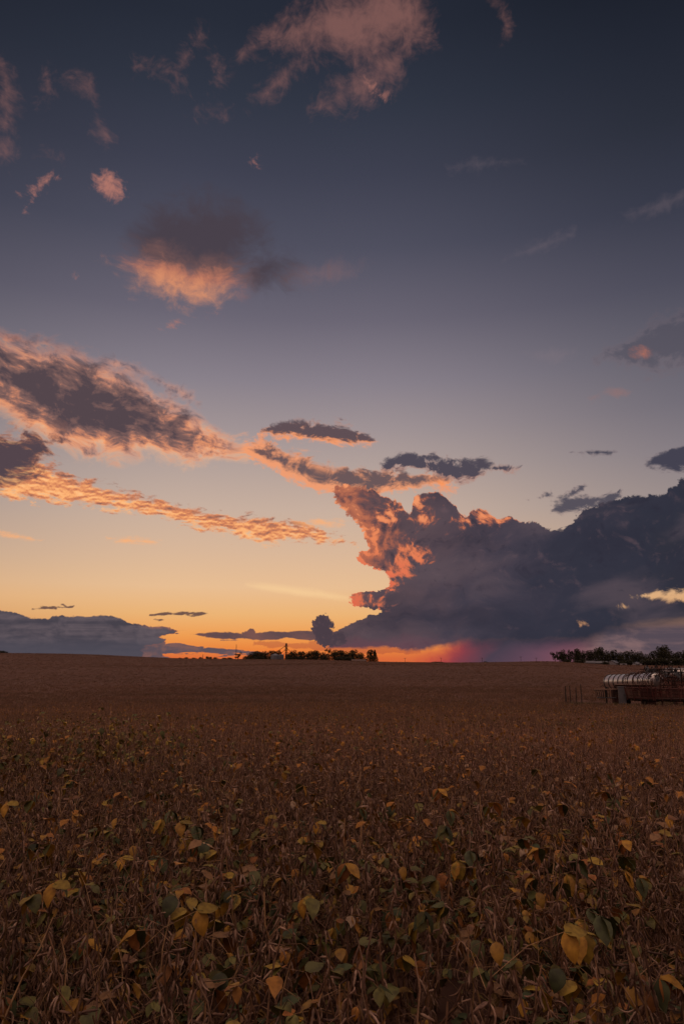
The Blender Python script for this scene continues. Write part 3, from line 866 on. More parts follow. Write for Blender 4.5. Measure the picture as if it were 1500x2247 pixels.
def crop():
    mp = mat('soybean_plant', (0.2, 0.1, 0.07), rough=0.6, attr='tint', spec=0.35, trans=0.12, inst_var=0.25, scale=38.0, bump=0.25)
    src = []
    def variants(fn, n): 
        for k in range(n): src.append(fn(k).build('soybean_source', mp))
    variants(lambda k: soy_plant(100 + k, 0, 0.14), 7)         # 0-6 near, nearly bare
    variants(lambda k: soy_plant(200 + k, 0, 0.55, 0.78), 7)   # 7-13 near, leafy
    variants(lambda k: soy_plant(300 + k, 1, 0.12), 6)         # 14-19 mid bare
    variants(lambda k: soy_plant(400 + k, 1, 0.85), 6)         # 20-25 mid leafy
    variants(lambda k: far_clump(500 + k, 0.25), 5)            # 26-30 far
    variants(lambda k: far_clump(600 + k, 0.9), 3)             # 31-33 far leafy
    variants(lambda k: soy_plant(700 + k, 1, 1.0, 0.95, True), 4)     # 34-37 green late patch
    rng = np.random.default_rng(5)
    pts, var, scl, rot, tilt = [], [], [], [], []

    def leafiness(x, y):
        v = np.array([mnoise.noise(Vector((a * 0.55, b * 0.55, 3.1))) + 0.6 * mnoise.noise(Vector((a * 0.17, b * 0.17, 8.1))) for a, b in zip(x, y)])
        r = np.hypot(x, y); az = np.degrees(np.arctan2(x, y))
        p = np.interp(r, [0, 1.6, 2.0, 2.5, 3.3, 4.2, 5.6, 8, 30, 60, 400], [0.42, 0.5, 0.6, 0.88, 0.80, 0.42, 0.18, 0.08, 0.0, 0.0, -0.05]) + v * 0.55
        p += 0.5 * np.exp(-((r - 23) / 6) ** 2) * np.clip(1 - np.abs(az + 1.5) / 3.2, 0, 1)     # yellow patch in the middle
        p += 0.35 * np.exp(-((r - 13) / 3) ** 2) * np.clip(1 - np.abs(az + 4.5) / 6, 0, 1)
        return np.clip(p, 0, 1)

    def scatter(r0, r1, dens, half, bare, leaf, back=0.0, smin=0.85, smax=1.15):
        A = math.radians(half) * (r1 * r1 - r0 * r0)
        n = int(A * dens)
        r = np.sqrt(rng.uniform(r0 * r0, r1 * r1, n)); a = rng.uniform(-math.radians(half), math.radians(half), n)
        x, y = r * np.sin(a), r * np.cos(a) - back
        # the machinery stands on bare ground
        d = np.hypot(x, y); az = np.degrees(np.arctan2(x, y))
        keep = yard(x, y) < 0.5
        # a washed-out gap in front of the green patch
        gap = (np.abs(d - 8.0 + 0.04 * (az + 20)) < 0.6 * np.clip((-15.5 - az) / 4, 0, 1)) & (az > -34)
        keep &= ~(gap & (rng.uniform(0, 1, n) < 0.97))
        if back: keep &= (d > 0.75)
        x, y = x[keep], y[keep]
        lf = rng.uniform(0, 1, len(x)) < leafiness(x, y)
        v = np.where(lf, rng.integers(leaf[0], leaf[1], len(x)), rng.integers(bare[0], bare[1], len(x)))
        late = np.exp(-(((np.hypot(x, y) - 10.6) / 2.4) ** 4)) * np.clip((-12 - np.degrees(np.arctan2(x, y)) + 1.5 * np.sin(x * 1.7)) / 5, 0, 1) if r0 < 12 else np.zeros(len(x))
        v = np.where(rng.uniform(0, 1, len(x)) < late * 0.9, rng.integers(34, 38, len(x)), v)
        pts.append(np.column_stack([x, y, ground_z(x, y) + (0.0 if r1 < 45 else 0.0)]))
        var.append(v); scl.append(rng.uniform(smin, smax, len(x))); rot.append(rng.uniform(0, 6.283, len(x)))
        patch_ = np.exp(-((np.hypot(x, y) - 8.9) / 0.9) ** 2) * np.clip((-13 - np.degrees(np.arctan2(x, y))) / 4, 0, 1)
        scl[-1] = scl[-1] * (1 + 0.16 * patch_)
        tilt.append(rng.normal(0, 0.06, (len(x), 2)))
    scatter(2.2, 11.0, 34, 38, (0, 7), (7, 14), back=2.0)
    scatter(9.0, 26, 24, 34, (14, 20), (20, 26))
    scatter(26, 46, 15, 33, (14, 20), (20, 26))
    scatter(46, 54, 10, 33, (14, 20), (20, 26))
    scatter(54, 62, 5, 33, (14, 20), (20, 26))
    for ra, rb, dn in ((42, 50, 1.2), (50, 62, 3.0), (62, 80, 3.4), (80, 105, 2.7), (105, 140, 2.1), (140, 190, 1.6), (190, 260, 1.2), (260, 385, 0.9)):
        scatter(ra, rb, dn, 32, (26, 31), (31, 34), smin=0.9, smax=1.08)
    P = np.vstack(pts); n = len(P); print('plants', n)
    me = bpy.data.meshes.new('soybean_crop'); me.vertices.add(n)
    me.vertices.foreach_set('co', P.astype(np.float32).ravel())
    T = np.vstack(tilt)
    E = np.column_stack([T, np.concatenate(rot)])
    me.attributes.new('variant', 'INT', 'POINT').data.foreach_set('value', np.concatenate(var).astype(np.int32))
    me.attributes.new('size', 'FLOAT', 'POINT').data.foreach_set('value', np.concatenate(scl).astype(np.float32))
    me.attributes.new('turn', 'FLOAT_VECTOR', 'POINT').data.foreach_set('vector', E.astype(np.float32).ravel())
    me.update()
    o = bpy.data.objects.new('soybean_crop', me); COL.objects.link(o)
    g = bpy.data.node_groups.new('plant_scatter', 'GeometryNodeTree')
    g.interface.new_socket('Geometry', in_out='INPUT', socket_type='NodeSocketGeometry')
    g.interface.new_socket('Geometry', in_out='OUTPUT', socket_type='NodeSocketGeometry')
    N, L = g.nodes, g.links
    gi, go = N.new('NodeGroupInput'), N.new('NodeGroupOutput')
    mp_ = N.new('GeometryNodeMeshToPoints'); L.new(gi.outputs[0], mp_.inputs[0])
    gti = N.new('GeometryNodeGeometryToInstance')
    for s in reversed(src):      # the join keeps the last link first
        oi = N.new('GeometryNodeObjectInfo'); oi.inputs['Object'].default_value = s; oi.inputs['As Instance'].default_value = True
        L.new(oi.outputs['Geometry'], gti.inputs[0])
    ip = N.new('GeometryNodeInstanceOnPoints'); ip.inputs['Pick Instance'].default_value = True
    L.new(mp_.outputs[0], ip.inputs['Points'])

    def named(nm, ty):
        a = N.new('GeometryNodeInputNamedAttribute'); a.data_type = ty; a.inputs['Name'].default_value = nm
        return a.outputs[0]
    # join object infos as an ordered instance list
    jn = N.new('GeometryNodeJoinGeometry')
    for l in list(g.links):
        if l.to_node == gti: 
            fs = l.from_socket; g.links.remove(l); L.new(fs, jn.inputs[0])
    N.remove(gti)
    L.new(jn.outputs[0], ip.inputs['Instance'])
    L.new(named('variant', 'INT'), ip.inputs['Instance Index'])
    L.new(named('size', 'FLOAT'), ip.inputs['Scale'])
    e2r = N.new('FunctionNodeEulerToRotation'); L.new(named('turn', 'FLOAT_VECTOR'), e2r.inputs[0]); L.new(e2r.outputs[0], ip.inputs['Rotation'])
    L.new(ip.outputs[0], go.inputs[0])
    md = o.modifiers.new('plants', 'NODES'); md.node_group = g
    tag(o, 'dense drying brown soybean plants with yellow and green leaves filling the field', 'soybean crop', kind='stuff')
    return o


crop()

# ================================================================== materials of the things
M_TRUNK = mat('tree_bark', (0.06, 0.045, 0.035), 0.9)
M_LEAVES = mat('tree_leaves', (0.022, 0.026, 0.012), 0.8, var=0.4, scale=0.4, col2=(0.04, 0.034, 0.015))
M_STEEL = mat('galvanised_steel', (0.26, 0.27, 0.30), 0.42, var=0.25, scale=1.5, metal=0.7)
M_DSTEEL = mat('weathered_steel', (0.05, 0.042, 0.04), 0.6, var=0.5, scale=3, metal=0.4)
M_ROOF = mat('sheet_metal_roof', (0.17, 0.17, 0.19), 0.5, var=0.3, scale=0.8, metal=0.3)
M_BROWNROOF = mat('brown_roof', (0.12, 0.08, 0.07), 0.8)
M_WALLW = mat('pale_siding', (0.30, 0.28, 0.29), 0.7, var=0.2)
M_WALLR = mat('barn_siding', (0.22, 0.09, 0.07), 0.8, var=0.3)
M_GLASS = mat('dark_window_glass', (0.02, 0.02, 0.025), 0.1, spec=0.6)
M_WOOD = mat('grey_wood', (0.07, 0.052, 0.042), 0.9, var=0.4, scale=5)
M_TANK = mat('shiny_tank_skin', (0.80, 0.74, 0.70), 0.30, var=0.2, scale=1.6, metal=0.85)
M_HOOP = mat('black_steel_hoop', (0.03, 0.026, 0.026), 0.5, metal=0.3)
M_RED = mat('faded_red_paint', (0.095, 0.022, 0.018), 0.6, var=0.5, scale=2.5, col2=(0.07, 0.028, 0.022))
M_RUST = mat('rusty_steel', (0.075, 0.032, 0.024), 0.8, var=0.5, scale=3.5, metal=0.2)
M_TAN = mat('faded_plywood', (0.19, 0.115, 0.085), 0.8, var=0.3, scale=2)
M_GREY = mat('grey_painted_metal', (0.13, 0.125, 0.135), 0.55, var=0.25, scale=2)
M_TYRE = mat('tyre_rubber', (0.025, 0.023, 0.022), 0.9)
M_WEED = mat('dry_weeds', (0.13, 0.10, 0.045), 0.9, var=0.5, scale=2)


# ================================================================== trees
def crown_mesh(seed, w, h, kind='round', quads=520):
    r = random.Random(seed); mb = MB()
    lobes = []
    n = 11 if kind != 'conifer' else 8
    for k in range(n):
        if kind == 'conifer':
            t = k / (n - 1); lobes.append((Vector((0, 0, h * (0.12 + 0.8 * t))), w * 0.5 * (1.05 - 0.85 * t), h * 0.13))
        elif kind == 'airy':
            a = r.uniform(0, 6.28); d = r.uniform(0.1, 0.36) * w
            lobes.append((Vector((math.cos(a) * d, math.sin(a) * d, h * r.uniform(0.38, 0.9))), w * r.uniform(0.12, 0.2), h * r.uniform(0.08, 0.13)))
        else:
            a = r.uniform(0, 6.28); d = r.uniform(0.0, 0.34) * w * (1.15 - 0.7 * k / (n - 1))
            z = h * (0.12 + 0.7 * k / (n - 1))
            lobes.append((Vector((math.cos(a) * d, math.sin(a) * d, z)), w * r.uniform(0.24, 0.36), h * r.uniform(0.15, 0.22)))
    for q in range(quads):
        c, rw, rh = r.choice(lobes)
        v = rv(r, -1, 1); s = r.uniform(0.72, 1.08) if r.random() < 0.8 else r.uniform(0.2, 1)
        p = c + Vector((v.x * rw * s, v.y * rw * s, v.z * rh * s))
        e = r.uniform(0.18, 0.46)
        u = rv(r, -1, 1); t = u.cross(rv(r, -1, 1)).normalized()
        mb.add([p - u * e, p - t * e * 0.7, p + u * e, p + t * e * 0.7], [(0, 1, 2, 3)])
    return mb, lobes


def trunk_mesh(seed, h, lobes, bare=0.3):
    r = random.Random(seed); mb = MB()
    b = 0.032 * h
    mb.tube([(0, 0, -0.4), (0.05, 0, h * 0.2), (-0.05, 0.05, h * 0.5), (0, 0, h * 0.78)], [b, b * 0.8, b * 0.5, b * 0.15], 7)
    for c, rw, rh in lobes[:7]:
        z = min(c.z * 0.55, h * 0.5)
        mb.tube([(0, 0, z), tuple(Vector((0, 0, z)).lerp(c, 0.5) + Vector((0, 0, 0.1))), tuple(c)], [b * 0.4, b * 0.28, b * 0.08], 5)
    return mb


_tree_protos = {}


def tree(name, x, y, w, h, kind, seed, label, group, sink=0.0, z=None):
    h *= random.Random(seed * 7 + len(label)).uniform(0.86, 1.12) if group != 'tiny trees on the far left horizon' else 1.0
    key = (kind, seed % 4)
    if key not in _tree_protos:
        cm, lobes = crown_mesh(900 + seed % 4 + len(kind) * 10, 8.0, 9.0, kind, 1500 if kind != 'airy' else 620)
        tm = trunk_mesh(seed, 9.0, lobes)
        c = cm.build('crown', M_LEAVES); t = tm.build('trunk', M_TRUNK, smooth=True)
        _tree_protos[key] = (c.data, t.data)
        bpy.data.objects.remove(c); bpy.data.objects.remove(t)
    cd, td = _tree_protos[key]
    r = empty(name, (x, y, (gz(x, y) if z is None else z) - sink), rz=seed * 1.7)
    r.scale = (w / 8.0, w / 8.0, h / 9.0)
    tag(r, label, 'tree', group)
    for nm, d in (('crown', cd), ('trunk', td)):
        o = bpy.data.objects.new(nm, d); COL.objects.link(o); o.parent = r
    return r


def px_m(dist): return dist / F_PX / math.cos(PITCH) * 1.0      # metres per photo pixel near the horizon


def el_z(px_y, px_x, dist): return EYE + dist * math.tan(math.radians(azel(px_x, px_y)[1]))


# farmstead grove on the horizon, left of centre: (photo column, width, top) at a distance; every tree has its own place
G1 = 'trees of the far farm grove'
grove = [  # column, dist, width m, top row, kind, label
    (523, 560, 6.6, 1433.5, 'airy', 'thin ragged tree beside the tall radio mast, leftmost of the far grove'),
    (541, 575, 6.0, 1439, 'round', 'low bush-like tree at the left foot of the far grove'),
    (552, 570, 7.2, 1433, 'round', 'rounded tree climbing the left shoulder of the far grove'),
    (566, 565, 7.0, 1430.5, 'round', 'broad tree third from the left end of the dense grove'),
    (580, 575, 7.6, 1428.5, 'round', 'tall round tree just left of the grain bins'),
    (596, 590, 7.8, 1426.5, 'round', 'tall tree standing behind the larger grain bin'),
    (608, 595, 6.0, 1429, 'round', 'dark tree between the two grain bins'),
    (633, 575, 6.0, 1433, 'round', 'low tree just right of the grain leg tower'),
    (645, 570, 7.0, 1429.5, 'round', 'rounded tree second to the right of the grain leg'),
    (660, 568, 7.6, 1427.5, 'round', 'broad tree third to the right of the grain leg'),
    (677, 575, 7.6, 1430, 'round', 'even-topped tree left of the middle of the grove'),
    (693, 570, 7.4, 1427, 'round', 'tall tree with a bumpy top in the middle of the grove'),
    (709, 580, 7.0, 1429, 'round', 'dense tree right of the middle of the grove'),
    (720, 566, 6.2, 1425, 'airy', 'loose-crowned tree rising over the middle of the grove'),
    (733, 574, 7.2, 1428, 'round', 'round dense tree left of the far shed roof'),
    (747, 570, 6.8, 1426, 'round', 'tall dense tree second to the left of the shed roof'),
    (760, 580, 7.2, 1430, 'round', 'lower tree touching the left end of the shed roof'),
    (775, 590, 7.8, 1427, 'round', 'tree rising behind the left half of the shed roof'),
    (790, 592, 7.0, 1429, 'round', 'tree rising behind the right half of the shed roof'),
    (812, 560, 5.6, 1427, 'round', 'left crown of the separate pair at the right end of the grove'),
    (822, 562, 6.4, 1423.5, 'conifer', 'tall pointed dark tree, rightmost of the far grove'),
]
for i, (cx, dist, w, top, kind, lab) in enumerate(grove):
    p = at(cx, dist); zt = el_z(top, cx, dist)
    tree('farm_tree', p.x, p.y, w * (1.5 if kind == 'round' else 1.0), zt - p.z + 0.2, kind, i, lab, G1)

gb = ['low scrub at the foot of the grove left of the bins', 'low scrub between the grain leg and the next tree', 'low scrub under the trees right of the grain leg', 'low scrub under the middle of the far grove',
      'low scrub under the loose-crowned tree of the grove', 'low scrub left of the far shed roof', 'low scrub joining the shed to the pair of end trees']
for i, (cx, top, w) in enumerate([(568, 1440, 14), (634, 1441, 8), (657, 1440, 12), (684, 1440, 13), (712, 1439, 13), (742, 1440, 13), (766, 1441, 10)]):
    p = at(cx, 556); tree('grove_scrub', p.x, p.y, w, el_z(top, cx, 556) - p.z, 'round', 20 + i, gb[i], 'scrub under the far grove')

# tiny far row beyond the left crest
G2 = 'tiny trees on the far left horizon'
far_labels = ['tiny far tree at the left end of the distant row', 'tiny far tree second in the distant row', 'tiny low bush in the distant row left of its mast',
              'tiny far tree right beside the small distant mast', 'largest tiny tree in the distant row', 'tiny tree to the right of the largest distant one',
              'tiny tree at the right end of the first distant row', 'tiny bush just left of the farm grove', 'tiny bush nearest the left edge of the farm grove']
for i, (cx, top, w) in enumerate([(396, 1443.5, 7), (408, 1442.5, 8), (424, 1443.5, 9), (440, 1442, 6), (456, 1440.5, 7), (462, 1441.5, 6), (471, 1442.5, 8), (492, 1443.5, 9), (505, 1443, 10)]):
    p = at(cx, 900); zt = el_z(top, cx, 900)
    tree('distant_tree', p.x, p.y, w, zt - p.z + 0.3, 'round', 30 + i, far_labels[i], G2)
p = at(2, 392); tree('hilltop_bush', p.x, p.y, 7, el_z(1429.5, 2, 392) - p.z + 0.3, 'round', 41, 'dark bush on the hill crest at the left edge', None)
p = at(1064, 520); tree('horizon_bush', p.x, p.y, 4.2, el_z(1450.5, 1064, 520) - p.z, 'round', 42, 'small dark bush alone on the crest under the rain', None)
p = at(960, 600); tree('horizon_hedge', p.x, p.y, 15, el_z(1451.8, 960, 600) - p.z, 'round', 43, 'low dark hump of brush on the horizon left of centre of the rain', None)

# right-hand tree line with the neighbouring farm
G3 = 'trees of the right-hand farm'
rt = [(1217, 400, 4.6, 1426, 'airy', 'tall airy tree with a bare trunk, leftmost of the right-hand tree line'),
      (1226, 402, 3.4, 1431, 'airy', 'slender airy tree second in the right-hand tree line'),
      (1236, 410, 4.6, 1427, 'round', 'dense tree right of the two airy ones'),
      (1246, 415, 4.2, 1431, 'round', 'lower dense tree in the dip of the right-hand tree line'),
      (1256, 405, 4.4, 1421.5, 'airy', 'tall open tree that stands above its neighbours on the right'),
      (1267, 415, 4.8, 1427, 'round', 'dense tree above the left end of the grey shed'),
      (1279, 420, 5.0, 1429, 'round', 'dense tree directly above the small grey shed'),
      (1292, 425, 5.0, 1427, 'round', 'round tree above the gap between the two sheds'),
      (1305, 425, 4.8, 1425.5, 'round', 'tree rising above the long low shed roof'),
      (1318, 430, 5.2, 1423.5, 'round', 'tall round tree left of the white-gabled house'),
      (1332, 430, 5.2, 1426, 'round', 'round tree behind the white-gabled house'),
      (1346, 435, 5.4, 1424, 'round', 'tall tree just right of the white-gabled house'),
      (1360, 435, 5.2, 1427, 'round', 'dense tree above the small white trailer'),
      (1374, 440, 5.4, 1429, 'round', 'lower tree between the trailer and the long pale roof'),
      (1388, 440, 5.0, 1427, 'round', 'round tree over the left end of the long pale roof'),
      (1402, 440, 5.6, 1431, 'round', 'flat-topped tree over the middle of the long pale roof'),
      (1417, 445, 5.4, 1432.5, 'round', 'low tree over the right end of the long pale roof'),
      (1432, 440, 5.0, 1430.5, 'round', 'tree filling the dip left of the big round crown'),
      (1446, 430, 5.6, 1423, 'round', 'left half of the big round crown near the right edge'),
      (1459, 430, 6.2, 1420, 'round', 'biggest rounded tree near the right edge'),
      (1474, 440, 5.4, 1428, 'round', 'lower tree right of the biggest rounded one'),
      (1487, 440, 5.6, 1424.5, 'round', 'round tree next to the right edge of the tree line'),
      (1502, 440, 6.0, 1426, 'round', 'tree cut by the right edge of the picture'),
      (1520, 440, 7.0, 1425, 'round', 'tree just outside the right edge')]
for i, (cx, dist, w, top, kind, lab) in enumerate(rt):
    p = at(cx, dist); zt = el_z(top, cx, dist)
    tree('yard_tree', p.x, p.y, w * (1.3 if kind == 'round' else 1.1), zt - p.z + 0.2, kind, 50 + i, lab, G3)
# brush under the right-hand trees
r_ = random.Random(3)
G4 = 'brush in front of the right-hand trees'
bl = ['low brush right under the leftmost dense tree', 'low brush left of the small grey shed', 'dark brush between the shed and the house', 'dark brush right of the white-gabled house',
      'dark brush left of the long pale roof', 'long dark brush right of the long pale roof', 'dark brush under the big round crown', 'dark brush at the right edge under the trees', 'brush below the dip of the tree line on the right']
for i, (cx, top, w) in enumerate([(1240, 1443, 6), (1268, 1444, 8), (1328, 1447, 5), (1362, 1446, 6), (1380, 1447, 6), (1428, 1443, 9), (1452, 1441, 9), (1484, 1441, 10), (1412, 1446, 8)]):
    p = at(cx, 383); tree('brush_clump', p.x, p.y, w, el_z(top + 3, cx, 383) - p.z, 'round', 80 + i, bl[i], G4)


# ================================================================== far farm buildings
def gable_house(name, cx, dist, w, d, h, rise, rz, wallm, roofm, label, cat='shed', door=True, win=0, group=None, eave=0.25):
    p = at(cx, dist)
    r = empty(name, p, -math.radians(azel(cx, 1450)[0]) + rz); tag(r, label, cat, group)
    m = MB(); x, y = w / 2, d / 2
    m.add([(-x, -y, -0.5), (x, -y, -0.5), (x, y, -0.5), (-x, y, -0.5), (-x, -y, h), (x, -y, h), (x, y, h), (-x, y, h), (-x, 0, h + rise), (x, 0, h + rise)],
          [(0, 1, 5, 4), (2, 3, 7, 6), (1, 2, 6, 9, 5), (3, 0, 4, 8, 7)])
    m.build('wall', wallm, r)
    m = MB(); t = 0.12; k = rise / y; ex = x + eave; ey = y + eave; zl = h - eave * k
    for s in (-1, 1):
        m.add([(-ex, s * ey, zl + 0.02), (ex, s * ey, zl + 0.02), (ex, 0, h + rise + 0.02), (-ex, 0, h + rise + 0.02), (-ex, s * ey, zl + t), (ex, s * ey, zl + t), (ex, 0, h + rise + t), (-ex, 0, h + rise + t)],
              [(0, 1, 2, 3), (7, 6, 5, 4), (0, 4, 5, 1), (0, 3, 7, 4), (1, 5, 6, 2)])
    m.build('roof', roofm, r)
    if door:
        m = MB(); m.box((w * 0.22, -y - 0.03, h * 0.36), (w * 0.16, 0.06, h * 0.75)); m.build('door', M_BROWNROOF, r)
    for i in range(win):
        m = MB(); m.box((-w * 0.34 + i * w * 0.25, -y - 0.02, h * 0.58), (w * 0.10, 0.05, h * 0.3)); wo_ = m.build('window', M_WALLW, r)
        m = MB(); m.box((-w * 0.34 + i * w * 0.25, -y - 0.05, h * 0.58), (w * 0.08, 0.03, h * 0.24)); m.build('pane', M_GLASS, wo_)
    return r


def rel(dist, px): return px * dist / (F_PX * 1.0)


gable_house('machine_shed', 786, 500, 10, 7, 1.3, 1.2, 0.15, M_WALLR, M_BROWNROOF, 'low gabled shed roof half sunk behind the crest before the far grove', door=True)
gable_house('grey_shed', 1292, 392, 4.6, 4, 1.5, 0.8, 0.3, M_WALLW, M_ROOF, 'small grey shed, leftmost building under the right-hand trees', win=1)
gable_house('long_shed', 1316, 396, 6.4, 4, 1.7, 0.9, 0.0, M_BROWNROOF, M_ROOF, 'long low shed with grey roof left of the white-gabled house', win=2)
gable_house('farmhouse', 1343, 388, 3.2, 4.6, 2.0, 1.1, 1.1, M_WALLW, M_ROOF, 'small farmhouse with pale gable wall and grey roof among dark trees', 'house', win=2)
gable_house('pole_barn', 1403, 400, 7.0, 4, 1.9, 0.7, 0.0, M_BROWNROOF, M_ROOF, 'long barn with pale flat-looking roof right of the farmhouse', 'barn', win=0)


def camper(cx, dist, L, label, name='white_trailer'):
    p = at(cx, dist); r = empty(name, p, -math.radians(azel(cx, 1450)[0])); tag(r, label, 'trailer', 'white trailers parked at the right-hand farm')
    m = MB(); m.box((0, 0, 0.95), (L, 1.9, 1.15)); m.build('body', M_WALLW, r)
    m = MB(); m.box((0, 0, 1.57), (L * 0.92, 1.7, 0.09)); m.build('roof', M_ROOF, r)
    for s in (-1, 1):
        m = MB(); m.tube([(s * L * 0.2, -0.98, 0.3), (s * L * 0.2, -0.8, 0.3)], 0.3, 14); m.build('wheel', M_TYRE, r)
    m = MB(); m.box((L * 0.05, -0.965, 1.15), (L * 0.4, 0.03, 0.35)); m.build('window', M_GLASS, r)
    m = MB(); m.box((-L * 0.6, 0, 0.4), (L * 0.3, 0.1, 0.08)); m.build('hitch', M_DSTEEL, r)


camper(1366, 372, 3.2, 'short white trailer just right of the farmhouse')
camper(1396, 374, 4.4, 'long white trailer in front of the pale barn roof')


# grain bins, leg, mast, poles
def grain_bin(cx, dist, R, top_row, label, name='grain_bin'):
    p = at(cx, dist); r = empty(name, p); tag(r, label, 'grain bin', 'grain bins at the far farm')
    zt = el_z(top_row, cx, dist) - p.z
    H = zt - R * 0.5
    m = MB()
    zs = np.linspace(-0.3, H, 13)
    pts = []; rr = []
    for k, z in enumerate(zs): pts.append((0, 0, z)); rr.append(R * (1.0 if k % 2 else 1.012))
    m.tube(pts, rr, 32); m.build('wall', M_STEEL, r, smooth=False)
    m = MB(); m.tube([(0, 0, H + 0.001), (0, 0, zt - 0.2)], [R * 1.04, R * 0.12], 32); m.build('roof', M_STEEL, r)
    m = MB(); m.tube([(0, 0, zt - 0.2), (0, 0, zt)], [R * 0.13, R * 0.13], 12); m.build('roof_cap', M_DSTEEL, r)
    m = MB()
    for s in (-0.22, 0.22): m.tube([(s, -R - 0.1, 0), (s, -R - 0.1, H)], 0.03, 4)
    for k in range(14): m.tube([(-0.22, -R - 0.1, H * (k + .5) / 14), (0.22, -R - 0.1, H * (k + .5) / 14)], 0.02, 4)
    m.build('ladder', M_DSTEEL, r)


grain_bin(603, 540, 3.25, 1433.5, 'larger galvanised grain bin in front of the far grove')
grain_bin(617, 546, 1.9, 1434.5, 'smaller dark grain bin tucked between the big bin and the leg')

p = at(627.5, 535); r = empty('grain_elevator', p, -math.radians(azel(627, 1440)[0])); tag(r, 'tall grain elevator leg with lattice tower and slanting spouts above the grove', 'grain elevator')
zt = el_z(1411, 627, 535) - p.z
m = MB()
W = 0.75
for sx in (-W, W):
    for sy in (-W, W): m.tube([(sx, sy, -0.3), (sx, sy, zt * 0.86)], 0.13, 5)
n = 9
for k in range(n):
    z0, z1 = zt * 0.86 * k / n, zt * 0.86 * (k + 1) / n
    for a, b in (((-W, -W), (W, -W)), ((W, -W), (W, W)), ((W, W), (-W, W)), ((-W, W), (-W, -W))):
        m.tube([(*a, z1), (*b, z1)], 0.08, 4); m.tube([(*a, z0), (*b, z1)], 0.07, 4)
m.build('lattice_tower', M_DSTEEL, r)
m = MB(); m.box((0, 0, zt * 0.45), (0.7, 0.5, zt * 0.9)); m.build('leg_casing', M_DSTEEL, r)
m = MB(); m.box((0, 0, zt * 0.93), (1.5, 1.1, 1.5), taper=0.8); m.tube([(0, 0, zt * 0.93 + 0.7), (0, 0, zt)], [0.35, 0.1], 8); m.build('leg_head', M_DSTEEL, r)
for z_, a_, b_ in ((0.80, 3.4, 2.4), (0.60, 2.8, 2.0)):
    m = MB(); m.box((0, 0, zt * z_), (a_, b_, 0.14)); pf_ = m.build('platform', M_DSTEEL, r)
    m = MB(); m.tube([(-a_ * .47, -b_ * .48, zt * z_), (-a_ * .47, -b_ * .48, zt * z_ + 1.0), (a_ * .47, -b_ * .48, zt * z_ + 1.0), (a_ * .47, -b_ * .48, zt * z_)], 0.05, 4); m.build('railing', M_DSTEEL, pf_)
for nm, a, b in (('spout', (0, 0, zt * 0.88), (-7.4, -0.5, zt * 0.50)), ('spout', (0, 0, zt * 0.70), (-3.6, 0.2, zt * 0.44)), ('spout', (0, 0, zt * 0.74), (4.8, 0, zt * 0.44))):
    m = MB(); m.tube([a, b], 0.2, 6); m.build(nm, M_DSTEEL, r)
m = MB(); m.tube([(-1.9, -0.6, -0.3), (-1.9, -0.6, zt * 0.42)], 0.32, 8); m.tube([(-1.9, -0.6, zt * 0.42), (0, 0, zt * 0.5)], 0.15, 6); m.build('downpipe', M_STEEL, r)

for cx, dist, top, lab, th in ((517.5, 560, 1412.5, 'tall thin radio mast rising left of the far grove', 0.16), (445, 900, 1435.5, 'tiny distant radio mast on the left horizon', 0.22)):
    p = at(cx, dist); zt = el_z(top, cx, dist) - p.z
    r = empty('radio_mast', p); tag(r, lab, 'mast')
    m = MB()
    for k in range(3): m.tube([(0.25 * math.cos(k * 2.09), 0.25 * math.sin(k * 2.09), -0.3), (0.2 * math.cos(k * 2.09), 0.2 * math.sin(k * 2.09), zt * 0.95)], th * 0.45, 4)
    for k in range(20):
        a = k * 2.09; m.tube([(0.24 * math.cos(a), 0.24 * math.sin(a), zt * .95 * k / 20), (0.24 * math.cos(a + 2.09), 0.24 * math.sin(a + 2.09), zt * .95 * (k + 1) / 20)], th * 0.25, 3)
    m.build('lattice', M_DSTEEL, r)
    m = MB(); m.tube([(0, 0, zt * 0.93), (0, 0, zt)], th * 0.3, 4)
    m.build('antenna_rod', M_DSTEEL, r)
    for k in range(3):
        m = MB(); m.tube([(-0.7, 0, zt * (0.8 - k * 0.12)), (0.7, 0, zt * (0.8 - k * 0.12))], th * 0.25, 4); m.build('antenna_arm', M_DSTEEL, r)

G5 = 'utility poles along the far road'
pl = ['utility pole on the horizon just right of the grove', 'utility pole in front of the red glow left of the rain', 'faint utility pole under the grey rain', 'taller utility pole right of the lone bush', 'utility pole nearest the right-hand trees']
for i, (cx, top) in enumerate([(888, 1443.5), (967, 1443), (1057, 1443), (1142, 1440.5), (1176, 1443)]):
    p = at(cx, 640); zt = el_z(top, cx, 640) - p.z
    r = empty('utility_pole', p, -0.2); tag(r, pl[i], 'utility pole', G5)
    m = MB(); m.tube([(0, 0, -0.4), (0, 0, zt)], [0.17, 0.12], 7); m.build('pole', M_WOOD, r)
    m = MB(); m.box((0, 0, zt - 0.5), (2.2, 0.12, 0.16)); m.build('crossarm', M_WOOD, r)
    for s in (-0.95, -0.4, 0.4, 0.95):
        m = MB(); m.tube([(s, 0, zt - 0.42), (s, 0, zt - 0.2)], 0.06, 5); m.build('insulator', M_GREY, r)


# ================================================================== machinery yard in the field, right
YD = 58.0


def yz(cx, d): return gz(*at(cx, d)[:2])


